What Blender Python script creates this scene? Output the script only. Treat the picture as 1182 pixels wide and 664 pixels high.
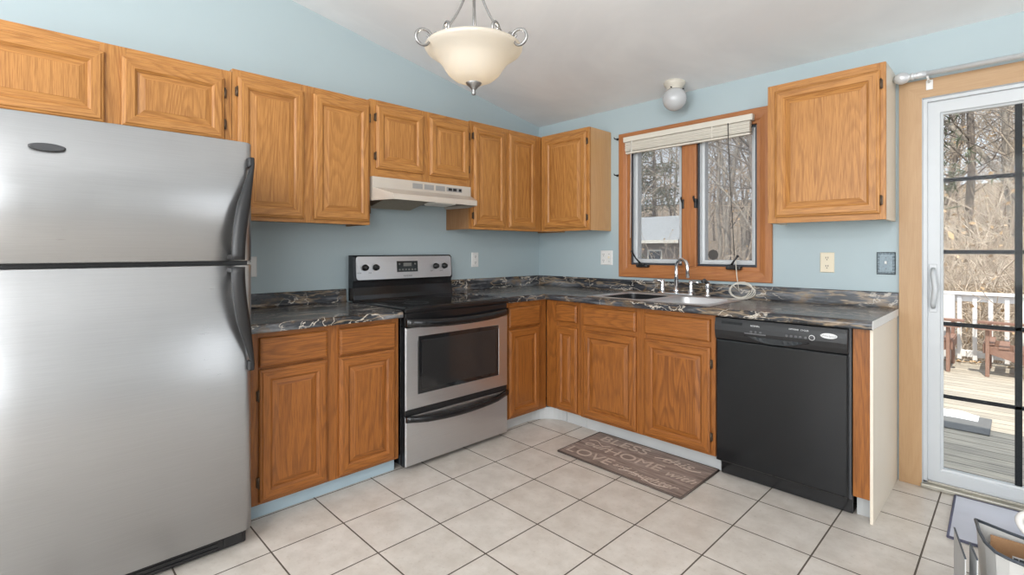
import bpy, bmesh, math, random
from mathutils import Vector, Matrix, noise
for o in list(bpy.data.objects): bpy.data.objects.remove(o)
S = bpy.context.scene
COL = S.collection
PI = math.pi
# ------------------------------------------------------------ camera, sky, sun, daylight, added fill lights, exposure
cd = bpy.data.cameras.new('camera'); cam = bpy.data.objects.new('camera', cd); COL.objects.link(cam)
FPX, YAW = 572.54, math.radians(45.62)
cd.sensor_fit = 'HORIZONTAL'; cd.sensor_width = 36.0; cd.lens = FPX / 1182 * 36
cd.shift_y = (289.14 - 332.0) / 1182.0
cd.clip_start = .02; cd.clip_end = 300
cam.location = (3.0558, -3.3348, 1.2252); cam.rotation_euler = (PI / 2, 0, YAW)
S.camera = cam
S.view_settings.view_transform = 'Standard'; S.view_settings.look = 'None'
S.view_settings.exposure = 0.06; S.view_settings.gamma = 1.0; S.view_settings.use_curve_mapping = False
S.cycles.use_denoising = True
S.cycles.max_bounces = 8; S.cycles.transparent_max_bounces = 16; S.cycles.sample_clamp_indirect = 6.0
S.cycles.caustics_reflective = False; S.cycles.caustics_refractive = False
W = bpy.data.worlds.new('sky'); S.world = W; W.use_nodes = True
bgn = W.node_tree.nodes['Background']
bgn.inputs[0].default_value = (.80, .89, 1.0, 1); bgn.inputs[1].default_value = 1.5
def light(name, kind, loc, rot, energy, col, **kw):
    l = bpy.data.lights.new(name, kind); l.energy = energy; l.color = col
    for k, v in kw.items(): setattr(l, k, v)
    o = bpy.data.objects.new(name, l); COL.objects.link(o); o.location = loc; o.rotation_euler = rot
    return o
light('sun', 'SUN', (0, 0, 20), (math.radians(31), 0, math.radians(12)), 5.2, (1, .93, .82), angle=.01)
light('added_front_fill', 'AREA', (2.5, -6.9, 1.65), (PI / 2, 0, 0), 165, (.96, .985, 1), shape='RECTANGLE', size=3.4, size_y=1.9)  # added soft fill from behind the camera, set in an unseen opening
light('added_side_fill', 'AREA', (5.72, -5.65, 1.55), (PI / 2, 0, PI / 2), 100, (.96, .985, 1), shape='RECTANGLE', size=1.6, size_y=1.9)  # added fill from the right, kept out of the refrigerator reflection
light('narrow_window_daylight', 'AREA', (5.72, -1.33, 1.35), (PI / 2, 0, PI / 2), 12, (.96, .985, 1), shape='RECTANGLE', size=.42, size_y=2.0)
light('added_ceiling_fill', 'POINT', (3.4, -5.2, 2.75), (0, 0, 0), 105, (1, .98, .96), shadow_soft_size=.25)  # added fill behind the camera to lift ceiling and left run, no fixture

# ------------------------------------------------------------ materials
class NT:
    def __init__(s, name):
        s.m = bpy.data.materials.new(name); s.m.use_nodes = True
        s.t = s.m.node_tree; s.b = s.t.nodes['Principled BSDF']; s.out = s.t.nodes['Material Output']
    def n(s, typ, **kw):
        x = s.t.nodes.new(typ)
        for k, v in kw.items():
            if k.startswith('i_'):
                key = k[2:]; key = int(key) if key.isdigit() else key.replace('_', ' ')
                if isinstance(v, bpy.types.NodeSocket): s.t.links.new(v, x.inputs[key])
                else: x.inputs[key].default_value = v
            else: setattr(x, k, v)
        return x
    def l(s, a, b): s.t.links.new(a, b)
    def math(s, op, a, b=0.0):
        return s.n('ShaderNodeMath', operation=op, i_0=a, i_1=b).outputs[0]
    def ramp(s, fac, *st, interp='LINEAR'):
        r = s.n('ShaderNodeValToRGB', i_0=fac); cr = r.color_ramp; cr.interpolation = interp
        while len(cr.elements) < len(st): cr.elements.new(.5)
        for e, (p, c) in zip(cr.elements, st): e.position = p; e.color = (*c, 1) if len(c) == 3 else c
        return r.outputs[0]
    def mix(s, fac, a, b, bt='MIX'):
        x = s.n('ShaderNodeMix', data_type='RGBA', blend_type=bt)
        for i, v in ((0, fac), (6, a), (7, b)):
            if isinstance(v, bpy.types.NodeSocket): s.l(v, x.inputs[i])
            else: x.inputs[i].default_value = (*v, 1) if isinstance(v, tuple) and len(v) == 3 else v
        return x.outputs[2]
    def coords(s, scale=(1, 1, 1), loc=(0, 0, 0), rnd=False):
        tc = s.n('ShaderNodeTexCoord').outputs['Object']
        if rnd:
            oi = s.n('ShaderNodeObjectInfo').outputs['Random']
            v = s.n('ShaderNodeVectorMath', operation='SCALE', i_0=(17.3, 11.7, 23.1)); s.l(oi, v.inputs[3])
            tc = s.n('ShaderNodeVectorMath', operation='ADD', i_0=tc, i_1=v.outputs[0]).outputs[0]
        return s.n('ShaderNodeMapping', i_0=tc, i_Location=loc, i_Scale=scale).outputs[0]
    def noise(s, vec, scale, detail=3, rough=.5, dist=0):
        return s.n('ShaderNodeTexNoise', i_Vector=vec, i_Scale=scale, i_Detail=detail, i_Roughness=rough, i_Distortion=dist).outputs[0]
    def bump(s, h, strength=.2, dist=.002):
        b = s.n('ShaderNodeBump', i_Strength=strength, i_Distance=dist, i_Height=h); s.l(b.outputs[0], s.b.inputs['Normal'])
    def col(s, c):
        if isinstance(c, bpy.types.NodeSocket): s.l(c, s.b.inputs['Base Color'])
        else: s.b.inputs['Base Color'].default_value = (*c, 1)
    def set(s, **kw):
        for k, v in kw.items():
            k = k.replace('_', ' ')
            if isinstance(v, bpy.types.NodeSocket): s.l(v, s.b.inputs[k])
            else: s.b.inputs[k].default_value = v

def plain(name, col, rough=.5, metal=0.0, var=.06, nscale=14, **kw):
    t = NT(name); v = t.coords()
    f = t.noise(v, nscale, 3)
    a = tuple(c * (1 - var) for c in col); b = tuple(min(1, c * (1 + var)) for c in col)
    t.col(t.mix(f, a, b)); t.set(Roughness=rough, Metallic=metal, **kw)
    return t.m

def wood(name, axis, base, dark, rough=.42, scale=1.0, contrast=1.0):
    t = NT(name)
    sc = [1, 1, 1]; sc[axis] = .11
    v = t.coords(tuple(sc), rnd=True)
    n1 = t.noise(v, 4.2 * scale, 3, .45, .25)
    rings = t.math('FRACT', t.math('MULTIPLY', n1, 30))
    g = t.ramp(rings, (0, (0, 0, 0)), (.35, (.08, .08, .08)), (.80, (1, 1, 1)), (.93, (.5, .5, .5)), (1, (0, 0, 0)))
    sp = [1, 1, 1]; sp[axis] = .030
    v2 = t.coords(tuple(sp), rnd=True)
    pores = t.ramp(t.noise(v2, 330, 2, .6), (.47, (0, 0, 0)), (.63, (1, 1, 1)))
    fine = t.ramp(t.noise(v2, 120, 3, .6), (.40, (0, 0, 0)), (.66, (1, 1, 1)))
    patch = t.ramp(t.noise(v, 3.0, 2), (.35, (.35, .35, .35)), (.65, (1, 1, 1)))
    mid = tuple((a * .6 + b * .4) for a, b in zip(base, dark))
    c = t.mix(t.math('MULTIPLY', t.math('MULTIPLY', g, patch), .62 * contrast), base, dark)
    c = t.mix(t.math('MULTIPLY', fine, .38 * contrast), c, mid)
    c = t.mix(t.math('MULTIPLY', pores, .50 * contrast), c, dark)
    t.col(c); t.set(Roughness=rough, Specular_IOR_Level=.4)
    t.bump(pores, -.12, .001)
    return t.m

OAK, OAKD = (.50, .232, .064), (.21, .070, .014)
oakz = wood('oak_upright', 2, OAK, OAKD); oakx = wood('oak_grain_x', 0, OAK, OAKD); oaky = wood('oak_grain_y', 1, OAK, OAKD)
SHADED_OAK, SHADED_OAKD = (.32, .112, .022), (.105, .030, .006)  # wall cabinet oak made darker, shade on the base run put into colour
bokz = wood('base_oak_shaded_upright', 2, SHADED_OAK, SHADED_OAKD); bokx = wood('base_oak_shaded_x', 0, SHADED_OAK, SHADED_OAKD); boky = wood('base_oak_shaded_y', 1, SHADED_OAK, SHADED_OAKD)
maple = wood('light_veneer', 2, (.60, .36, .17), (.50, .27, .11), .3, .7, .6)
cream = plain('cream_laminate', (.74, .66, .55), .4, var=.05, nscale=5)
pine_z = wood('pine_casing_upright', 2, (.46, .295, .158), (.36, .20, .09), .45, .6, .6)
pine_x = wood('pine_casing_level', 0, (.46, .295, .158), (.36, .20, .09), .45, .6, .6)
fir_z = wood('window_casing_upright', 2, (.42, .17, .06), (.27, .09, .028), .35, .8, .8)
fir_x = wood('window_casing_level', 0, (.42, .17, .06), (.27, .09, .028), .35, .8, .8)
under_wood = wood('cabinet_side_brown_veneer', 2, (.36, .19, .085), (.25, .11, .04), .5, 1, .7)  # darker brown veneer for the cabinet carcasses
bronze = plain('dark_bronze', (.11, .075, .05), .4, .8)

def wall_mat():
    t = NT('blue_grey_wall_paint'); v = t.coords()
    f = t.noise(v, 1.3, 3)
    t.col(t.mix(f, (.380, .462, .490), (.410, .492, .516))); t.set(Roughness=.55)
    t.bump(t.noise(v, 160, 2), .06, .001)
    return t.m
wallm = wall_mat()
offw = plain('off_white_wall_paint', (.56, .555, .54), .6)
def ceil_mat():
    t = NT('ceiling_paint'); v = t.coords()
    st = t.ramp(t.noise(v, 1.1, 4, .6, .6), (.40, (.78, .795, .81)), (.6, (.85, .865, .875)))
    t.col(st); t.set(Roughness=.8); t.bump(t.noise(v, 120, 2), .08, .001)
    return t.m
ceilm = ceil_mat()
TS, TX, TY = .30776, 1.2417, -1.3944
def tile_mat():
    t = NT('ceramic_floor_tile')
    k = 1 / TS
    v = t.coords((k, k, k), (-TX * k, -TY * k, 0))
    br = t.n('ShaderNodeTexBrick', offset=0.0, squash=1.0, i_Vector=v, i_Scale=1.0, i_Brick_Width=1.0, i_Row_Height=1.0, i_Mortar_Size=.011, i_Mortar_Smooth=.12, i_Bias=0.0,
             i_Color1=(.60, .553, .50, 1), i_Color2=(.64, .595, .545, 1), i_Mortar=(.10, .080, .062, 1))
    w = t.coords()
    blot = t.ramp(t.noise(w, 9, 5, .62), (.35, (.86, .84, .82)), (.65, (1.04, 1.04, 1.04)))
    spots = t.ramp(t.noise(w, 55, 3, .6), (.25, (.80, .76, .72)), (.42, (1, 1, 1)))
    c = t.mix(1.0, br.outputs[0], blot, 'MULTIPLY'); c = t.mix(.7, c, spots, 'MULTIPLY')
    t.col(c)
    t.set(Roughness=t.ramp(br.outputs[1], (0, (.33, .33, .33)), (1, (.9, .9, .9))))
    t.bump(t.math('ADD', t.math('MULTIPLY', br.outputs[1], -1.0), t.math('MULTIPLY', t.noise(w, 20, 3), .12)), .5, .002)
    return t.m
tilem = tile_mat()
def counter_mat(name, ax):
    t = NT(name)
    sc = [1.0, 1.0, 1.0]; sc[ax] = .16
    v = t.coords(tuple(sc))
    sd = [1.0, 1.0, 1.0]; sd[ax] = .55
    v1 = t.coords(tuple(sd))
    vv = t.n('ShaderNodeMix', data_type='VECTOR'); vv.inputs[0].default_value = .22
    t.l(v1, vv.inputs[4]); t.l(t.n('ShaderNodeTexNoise', i_Vector=v1, i_Scale=6.0, i_Detail=4.0).outputs[1], vv.inputs[5])
    def vein(vec, sc_, th, d=4):
        n = t.noise(vec, sc_, d, .5)
        a = t.math('ABSOLUTE', t.math('SUBTRACT', n, .5))
        return t.ramp(a, (0, (1, 1, 1)), (th, (0, 0, 0)))
    base = t.ramp(t.noise(v, 16, 5, .65), (.34, (.008, .009, .011)), (.50, (.040, .043, .050)), (.64, (.20, .205, .215)))
    tan = t.ramp(t.noise(v1, 9, 5, .65, .8), (.54, (0, 0, 0)), (.70, (1, 1, 1)))
    c = t.mix(t.math('MULTIPLY', tan, .70), base, (.22, .135, .06))
    msk = t.ramp(t.noise(v1, 4, 2), (.40, (0, 0, 0)), (.54, (1, 1, 1)))
    c = t.mix(t.math('MULTIPLY', vein(v, 12, .020), .75), c, (.34, .25, .16))
    c = t.mix(t.math('MULTIPLY', t.math('MULTIPLY', vein(vv.outputs[1], 10, .014), msk), .9), c, (.68, .61, .52))
    t.col(c); t.set(Roughness=.22, Specular_IOR_Level=.55)
    return t.m
cntx = counter_mat('marbled_laminate_x', 0); cnty = counter_mat('marbled_laminate_y', 1)
def steel_mat(name, axis, col=(.41, .412, .418), rough=.3):
    t = NT(name)
    sc = [1, 1, 1]; sc[axis] = .012
    v = t.coords(tuple(sc))
    n = t.noise(v, 420, 2, .5)
    t.col(t.mix(n, tuple(c * .93 for c in col), tuple(min(1, c * 1.07) for c in col)))
    smear = t.noise(t.coords((1, 1, .35)), 3.0, 3, .6)
    r = t.math('ADD', t.math('MULTIPLY', n, .08), t.math('MULTIPLY', smear, .16))
    t.set(Metallic=1.0, Roughness=t.math('ADD', r, rough - .1)); t.bump(n, .03, .0005)
    return t.m
steel_y = steel_mat('brushed_steel', 1)
steel_range = steel_mat('range_steel', 1, (.64, .645, .66), .3)
steel_sink = steel_mat('sink_steel', 0, (.60, .60, .61), .40)
chrome = plain('chrome', (.82, .83, .85), .08, 1.0, var=.02)
silver = plain('antique_silver', (.34, .335, .33), .42, 1.0, var=.25, nscale=40)
black_gloss = plain('black_enamel', (.008, .008, .009), .16, var=.1, Specular_IOR_Level=.5)
black_glass = plain('black_glass', (.010, .010, .011), .06, var=.1, Specular_IOR_Level=.7)
black_mat = plain('black_plastic', (.010, .010, .011), .38, var=.1)
dark_grey = plain('charcoal_plastic', (.045, .046, .05), .38, var=.1)
dw_panel = plain('dishwasher_front', (.007, .0075, .0085), .16, var=.15, nscale=200, Specular_IOR_Level=.38)
white_pl = plain('white_plastic', (.72, .71, .69), .4, var=.03)
white_vinyl = plain('white_vinyl', (.52, .54, .555), .35, var=.03)
almond = plain('almond_plastic', (.70, .62, .47), .4, var=.03)
hood_paint = plain('hood_pale_enamel', (.62, .56, .49), .3, .3, var=.04)
hood_in = plain('hood_inside', (.16, .14, .12), .5, .3)
mesh_filter = plain('grease_filter', (.36, .29, .21), .5, .7, var=.45, nscale=160)
grey_vent = plain('vent_grey', (.33, .32, .31), .5)
lens_pl = plain('lamp_lens', (.74, .72, .66), .35)
toe_blue = plain('painted_toe_board', (.36, .46, .52), .5, var=.08, nscale=6)
toe_grey = plain('grey_vinyl_toe_board', (.44, .45, .45), .45, var=.1, nscale=6)
seal = plain('window_seal', (.04, .045, .055), .5)
pewter = plain('pewter_plate', (.13, .16, .175), .4, .7, var=.4, nscale=120)
blindm = plain('cream_blind', (.66, .62, .54), .5, var=.04)
cordm = plain('white_cord', (.70, .66, .58), .6)
cord_dk = plain('dark_cord', (.06, .055, .05), .7)
red_led = plain('clock_display', (.12, .14, .14), .3)
white_txt = plain('printed_white', (.70, .70, .70), .5)
grey_txt = plain('printed_grey', (.14, .14, .15), .5)
bar_dk = plain('dark_bar', (.012, .013, .015), .5, Specular_IOR_Level=.2)
globe_m = plain('frosted_globe', (.52, .53, .54), .15, var=.12, nscale=9, Coat_Weight=.6)
ivory = plain('ivory_socket', (.62, .58, .50), .45)
carton = plain('brown_cardboard', (.36, .20, .10), .75, var=.12, nscale=60)
binm = plain('white_bin', (.56, .55, .53), .4, var=.04)
rim_dk = plain('dark_rim', (.06, .07, .085), .4)
board_gr = plain('grey_sheet', (.52, .53, .53), .55, var=.08, nscale=30)
jugm = plain('white_glaze', (.68, .66, .64), .25, var=.03)
snowm = plain('old_snow', (.82, .86, .92), .7, var=.08, nscale=20)
trackm = plain('aluminium_track', (.38, .36, .31), .45, .6, var=.2)
def glass_mat(name, tint, refl=.9):
    t = NT(name)
    tr = t.n('ShaderNodeBsdfTransparent', i_0=(*tint, 1)); gl = t.n('ShaderNodeBsdfGlossy', i_0=(1, 1, 1, 1), i_Roughness=.02)
    fr = t.n('ShaderNodeFresnel', i_0=1.45)
    mx = t.n('ShaderNodeMixShader', i_0=t.math('MULTIPLY', fr.outputs[0], refl)); t.l(tr.outputs[0], mx.inputs[1]); t.l(gl.outputs[0], mx.inputs[2])
    t.l(mx.outputs[0], t.out.inputs[0]); return t.m
glassm = glass_mat('clear_pane', (.97, .98, .98), .10)
def screen_mat():
    t = NT('insect_screen')
    v = t.coords()
    n = t.noise(v, 40, 2)
    tr = t.n('ShaderNodeBsdfTransparent', i_0=(1, 1, 1, 1)); df = t.n('ShaderNodeBsdfDiffuse', i_0=(.20, .205, .22, 1))
    mx = t.n('ShaderNodeMixShader', i_0=t.math('ADD', t.math('MULTIPLY', n, .08), .32)); t.l(tr.outputs[0], mx.inputs[1]); t.l(df.outputs[0], mx.inputs[2])
    t.l(mx.outputs[0], t.out.inputs[0]); return t.m
screenm = screen_mat()
def bowl_mat():
    t = NT('lit_alabaster_glass')
    df = t.n('ShaderNodeBsdfDiffuse', i_0=(.70, .66, .60, 1)); tl = t.n('ShaderNodeBsdfTranslucent', i_0=(.32, .27, .19, 1))
    mx = t.n('ShaderNodeMixShader', i_0=.5); t.l(df.outputs[0], mx.inputs[1]); t.l(tl.outputs[0], mx.inputs[2])
    em = t.n('ShaderNodeEmission', i_0=(1, .88, .68, 1), i_1=.20)
    gl = t.n('ShaderNodeBsdfGlossy', i_0=(1, 1, 1, 1), i_Roughness=.2); m2 = t.n('ShaderNodeMixShader', i_0=.05)
    t.l(mx.outputs[0], m2.inputs[1]); t.l(gl.outputs[0], m2.inputs[2])
    ad = t.n('ShaderNodeAddShader'); t.l(m2.outputs[0], ad.inputs[0]); t.l(em.outputs[0], ad.inputs[1])
    t.l(ad.outputs[0], t.out.inputs[0]); return t.m
bowlm = bowl_mat()
def mat_rug():
    t = NT('printed_plank_mat'); v = t.coords((.12, 1, 1))
    n = t.noise(v, 60, 4, .6)
    t.col(t.ramp(n, (.3, (.14, .10, .083)), (.5, (.255, .19, .16)), (.7, (.36, .285, .25)))); t.set(Roughness=.9)
    t.bump(t.noise(t.coords(), 300, 2), .4, .002); return t.m
rugm = mat_rug()
rug_edge = plain('mat_binding', (.085, .062, .05), .9, var=.2, nscale=90)
rug_txt = plain('mat_letter_print', (.48, .38, .315), .9, var=.15, nscale=150)
dmatm = plain('pale_grey_mat', (.52, .53, .60), .25, var=.16, nscale=4, Coat_Weight=.3)
dmat_e = plain('mat_dark_border', (.10, .10, .15), .7)
def deck_mat():
    t = NT('weathered_deck_boards'); k = 1 / .14
    v = t.coords((k, k, k))
    br = t.n('ShaderNodeTexBrick', offset=.37, squash=1.0, i_Vector=v, i_Scale=1.0, i_Brick_Width=17.0, i_Row_Height=1.0, i_Mortar_Size=.03, i_Mortar_Smooth=.1, i_Bias=0.0,
             i_Color1=(.40, .36, .30, 1), i_Color2=(.56, .50, .41, 1), i_Mortar=(.06, .05, .045, 1))
    st = t.ramp(t.noise(t.coords((.1, 1, 1)), 45, 4, .6), (.35, (.66, .66, .68)), (.65, (1.12, 1.1, 1.06)))
    t.col(t.mix(1.0, br.outputs[0], st, 'MULTIPLY')); t.set(Roughness=.8); t.bump(br.outputs[1], -.4, .004); return t.m
deckm = deck_mat()
white_out = plain('white_rail_paint', (.80, .80, .80), .5, var=.03)
brown_out = plain('brown_stained_wood', (.27, .155, .115), .6, var=.2, nscale=30)
def ground_mat():
    t = NT('leaf_litter'); v = t.coords()
    n = t.noise(v, 6, 6, .75)
    t.col(t.ramp(n, (.3, (.08, .06, .045)), (.5, (.21, .16, .115)), (.68, (.36, .29, .215)))); t.set(Roughness=.95)
    t.bump(n, .8, .05); return t.m
groundm = ground_mat()
def bark(name, a, b):
    t = NT(name); v = t.coords((1, 1, .25)); t.col(t.ramp(t.noise(v, 14, 4, .6), (.3, a), (.7, b))); t.set(Roughness=.9); return t.m
bark_g = bark('grey_bark', (.22, .19, .16), (.48, .43, .37)); bark_t = bark('tan_twig_bark', (.42, .33, .25), (.76, .65, .53)); bark_d = bark('dark_bark', (.10, .08, .07), (.26, .22, .185))
needle = plain('pine_needles', (.12, .135, .085), .8, var=.45, nscale=8)
beech = plain('dry_beech_leaves', (.58, .40, .23), .8, var=.3, nscale=30)
house_wall = plain('neighbour_siding', (.24, .20, .17), .8, var=.1); house_roof = plain('neighbour_roof', (.30, .32, .34), .7, var=.06, nscale=3)
house_trim = plain('neighbour_trim', (.7, .68, .62), .7)

# ------------------------------------------------------------ mesh helpers
IDT = lambda a, d, z: (a, d, z)
TL = lambda a, d, z: (d, a, z)          # run along the left wall: a = y, d = distance off the wall
TB = lambda a, d, z: (a, -d, z)         # run along the back wall: a = x
class MB:
    def __init__(s, T=None):
        s.v, s.f, s.mi, s.sm, s.T = [], [], [], [], T or IDT
    def add(s, vs, fs, m=0, smooth=False):
        o = len(s.v); s.v += [s.T(*p) for p in vs]
        for k, f in enumerate(fs):
            s.f.append([i + o for i in f]); s.mi.append(m if isinstance(m, int) else m[k]); s.sm.append(smooth)
        return s
    def box(s, x0, x1, y0, y1, z0, z1, m=0, bev=0.0):
        x0, x1 = sorted((x0, x1)); y0, y1 = sorted((y0, y1)); z0, z1 = sorted((z0, z1))
        b = min(bev, (x1 - x0) * .45, (y1 - y0) * .45, (z1 - z0) * .45)
        if b <= 0:
            vs = [(x, y, z) for z in (z0, z1) for y in (y0, y1) for x in (x0, x1)]
            return s.add(vs, [(0, 2, 3, 1), (4, 5, 7, 6), (0, 1, 5, 4), (2, 6, 7, 3), (0, 4, 6, 2), (1, 3, 7, 5)], m)
        bm = bmesh.new(); bmesh.ops.create_cube(bm, size=1)
        for v in bm.verts:
            v.co = Vector(((x0 + x1) / 2 + v.co.x * (x1 - x0), (y0 + y1) / 2 + v.co.y * (y1 - y0), (z0 + z1) / 2 + v.co.z * (z1 - z0)))
        bmesh.ops.bevel(bm, geom=bm.edges[:], offset=b, segments=2, profile=.5, affect='EDGES')
        bm.verts.index_update()
        s.add([tuple(v.co) for v in bm.verts], [[v.index for v in f.verts] for f in bm.faces], m); bm.free(); return s
    def prism(s, pts, h0, h1, axis=2, m=0, smooth=False):
        """polygon pts (2D) extruded along axis from h0 to h1"""
        def P(p, h): return (p[0], p[1], h) if axis == 2 else ((p[0], h, p[1]) if axis == 1 else (h, p[0], p[1]))
        n = len(pts)
        s.add([P(p, h0) for p in pts] + [P(p, h1) for p in pts], [(i, (i + 1) % n, n + (i + 1) % n, n + i) for i in range(n)], m, smooth)
        s.add([P(p, h0) for p in pts], [tuple(range(n))], m); s.add([P(p, h1) for p in pts], [tuple(range(n))], m); return s
    def tube(s, pts, r, n=8, m=0, caps=True, flat=None):
        pts = [Vector(p) for p in pts]; k = len(pts)
        rs = r if isinstance(r, (list, tuple)) else [r] * k
        d0 = (pts[1] - pts[0]).normalized(); up = Vector((0, 0, 1)) if abs(d0.z) < .9 else Vector((1, 0, 0))
        a = d0.cross(up).normalized(); vs = []
        for i, p in enumerate(pts):
            d = (pts[min(i + 1, k - 1)] - pts[max(i - 1, 0)]).normalized()
            a = (a - d * a.dot(d)).normalized(); b = d.cross(a)
            for j in range(n):
                t = 2 * PI * j / n; vs.append(tuple(p + a * (rs[i] * math.cos(t)) + b * (rs[i] * math.sin(t))))
        fs = [(i * n + j, i * n + (j + 1) % n, (i + 1) * n + (j + 1) % n, (i + 1) * n + j) for i in range(k - 1) for j in range(n)]
        s.add(vs, fs, m, True)
        if caps:
            s.add(vs[:n], [tuple(range(n))], m); s.add(vs[-n:], [tuple(range(n))], m)
        return s
    def lathe(s, prof, c=(0, 0, 0), n=24, m=0, axis=2, caps=True):
        """prof: (radius, height) pairs about axis through c"""
        def P(r, h, t):
            q = (r * math.cos(t), r * math.sin(t), h)
            if axis == 1: q = (q[0], q[2], q[1])
            if axis == 0: q = (q[2], q[0], q[1])
            return (c[0] + q[0], c[1] + q[1], c[2] + q[2])
        k = len(prof); vs = [P(r, h, 2 * PI * j / n) for r, h in prof for j in range(n)]
        s.add(vs, [(i * n + j, i * n + (j + 1) % n, (i + 1) * n + (j + 1) % n, (i + 1) * n + j) for i in range(k - 1) for j in range(n)], m, True)
        if caps:
            for i in (0, k - 1):
                if prof[i][0] > 1e-5: s.add(vs[i * n:(i + 1) * n], [tuple(range(n))], m)
        return s
    def rings(s, a0, a1, z0, z1, prof, mv=0, mh=0, cap=True, mc=None):
        """concentric rectangles: prof = (inset, d); side strips get mv, top and bottom strips mh"""
        vs = []
        for i, d in prof: vs += [(a0 + i, d, z0 + i), (a1 - i, d, z0 + i), (a1 - i, d, z1 - i), (a0 + i, d, z1 - i)]
        fs, ms = [], []
        for k in range(len(prof) - 1):
            for j in range(4):
                fs.append((k * 4 + j, k * 4 + (j + 1) % 4, k * 4 + 4 + (j + 1) % 4, k * 4 + 4 + j)); ms.append(mh if j % 2 == 0 else mv)
        if cap: fs.append(tuple(range(len(vs) - 4, len(vs)))); ms.append(mv if mc is None else mc)
        return s.add(vs, fs, ms)
    def build(s, name, mats, parent=None, recalc=True, shadow_loc=None):
        me = bpy.data.meshes.new(name)
        off = Vector((0, 0, 0))
        if parent is not None: off = wloc(parent)
        elif shadow_loc is not None: off = Vector(shadow_loc)
        me.from_pydata([tuple(Vector(p) - off) for p in s.v], [], s.f)
        mats = mats if isinstance(mats, (list, tuple)) else [mats]
        for m in mats: me.materials.append(m)
        me.polygons.foreach_set('material_index', s.mi); me.polygons.foreach_set('use_smooth', s.sm)
        if recalc:
            bm = bmesh.new(); bm.from_mesh(me); bmesh.ops.remove_doubles(bm, verts=bm.verts[:], dist=1e-6)
            bmesh.ops.recalc_face_normals(bm, faces=bm.faces[:]); bm.to_mesh(me); bm.free()
        me.update()
        o = bpy.data.objects.new(name, me); COL.objects.link(o)
        if parent is not None: o.parent = parent
        elif shadow_loc is not None: o.location = shadow_loc
        return o
def wloc(o):
    p = Vector((0, 0, 0))
    while o is not None: p += o.location; o = o.parent
    return p
def tag(o, label=None, cat=None, group=None, kind=None):
    for k, v in (('label', label), ('category', cat), ('group', group), ('kind', kind)):
        if v: o[k] = v
    return o
def thing(name, label, cat, loc=(0, 0, 0), group=None):
    o = bpy.data.objects.new(name, None); COL.objects.link(o); o.location = loc; o.empty_display_size = .1
    return tag(o, label, cat, group)
def struct(o, label=None, cat=None): return tag(o, label, cat, None, 'structure')
def copy_tree(o, parent=None):
    c = o.copy(); COL.objects.link(c); c.parent = parent
    for ch in list(o.children): copy_tree(ch, c)
    return c
def lettering(name, body, size, M, mat, parent, extrude=.0006, shear=0.0, align='CENTER', sx=1.0):
    """text as a mesh: M maps (x right, y up, z out) of the letters into the world"""
    c = bpy.data.curves.new('t', 'FONT'); c.body = body; c.size = size; c.extrude = extrude; c.shear = shear; c.align_x = align; c.align_y = 'CENTER'
    t = bpy.data.objects.new('t', c); COL.objects.link(t)
    dg = bpy.context.evaluated_depsgraph_get(); dg.update()
    me = bpy.data.meshes.new_from_object(t.evaluated_get(dg)); bpy.data.objects.remove(t)
    off = wloc(parent)
    for v in me.vertices: v.co = M @ Vector((v.co.x * sx, v.co.y, v.co.z)) - off
    me.name = name; me.materials.clear(); me.materials.append(mat)
    o = bpy.data.objects.new(name, me); COL.objects.link(o); o.parent = parent; return o
def basis(o, x, y, z):
    x, y, z = Vector(x), Vector(y), Vector(z)
    return Matrix(((x.x, y.x, z.x, o[0]), (x.y, y.y, z.y, o[1]), (x.z, y.z, z.z, o[2]), (0, 0, 0, 1)))

# ------------------------------------------------------------ room shell
RX, RY, CZ, SL = 5.8, -7.0, 2.345, .175
def cz(y): return CZ + SL * min(-y, 4.2)
def shell_wall(name, quads, mats, loc=(0, 0, 0)):
    b = MB()
    for q in quads: b.box(*q)
    return struct(b.build(name, mats, recalc=True))
shell_wall('floor', [(-.2, RX + .2, RY - .2, .16, -.06, 0)], tilem)
shell_wall('wall_left', [(-.16, 0, RY - .16, .16, -.06, 3.3)], wallm)
WX0, WX1, WZ0, WZ1 = .93, 1.91, 1.09, 2.06        # kitchen window opening
DX0, DX1, DZ1 = 2.700, 4.50, 2.02                 # sliding door opening
shell_wall('wall_back', [(0, WX0, 0, .16, 0, 2.6), (WX0, WX1, 0, .16, 0, WZ0), (WX0, WX1, 0, .16, WZ1, 2.6), (WX1, DX0, 0, .16, 0, 2.6),
                         (DX0, DX1, 0, .16, DZ1, 2.6), (DX1, RX, 0, .16, 0, 2.6)], wallm)
shell_wall('wall_right', [(RX, RX + .16, RY - .16, -6.5, 0, 3.3), (RX, RX + .16, -4.8, -1.6, 0, 3.3), (RX, RX + .16, -1.06, .16, 0, 3.3), (RX, RX + .16, -6.5, -4.8, 0, .55), (RX, RX + .16, -6.5, -4.8, 2.55, 3.3), (RX, RX + .16, -1.6, -1.06, 0, .3), (RX, RX + .16, -1.6, -1.06, 2.4, 3.3)], offw)  # wide opening out of view is added for the side fill light
shell_wall('wall_front', [(-.16, .7, RY - .16, RY, 0, 3.3), (4.3, RX + .16, RY - .16, RY, 0, 3.3), (.7, 4.3, RY - .16, RY, 0, .65), (.7, 4.3, RY - .16, RY, 2.65, 3.3)], offw)  # unseen opening shaped for the added front fill light
b = MB()
pr = [(RY - .3, cz(-4.2)), (-4.2, cz(-4.2)), (0, CZ), (.55, CZ - SL * .55)]
b.prism([(-.16 + 0, 0)] and pr + [(y, z + .22) for y, z in reversed(pr)], -.3, RX + .3, axis=0)
struct(b.build('ceiling', ceilm))

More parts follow.
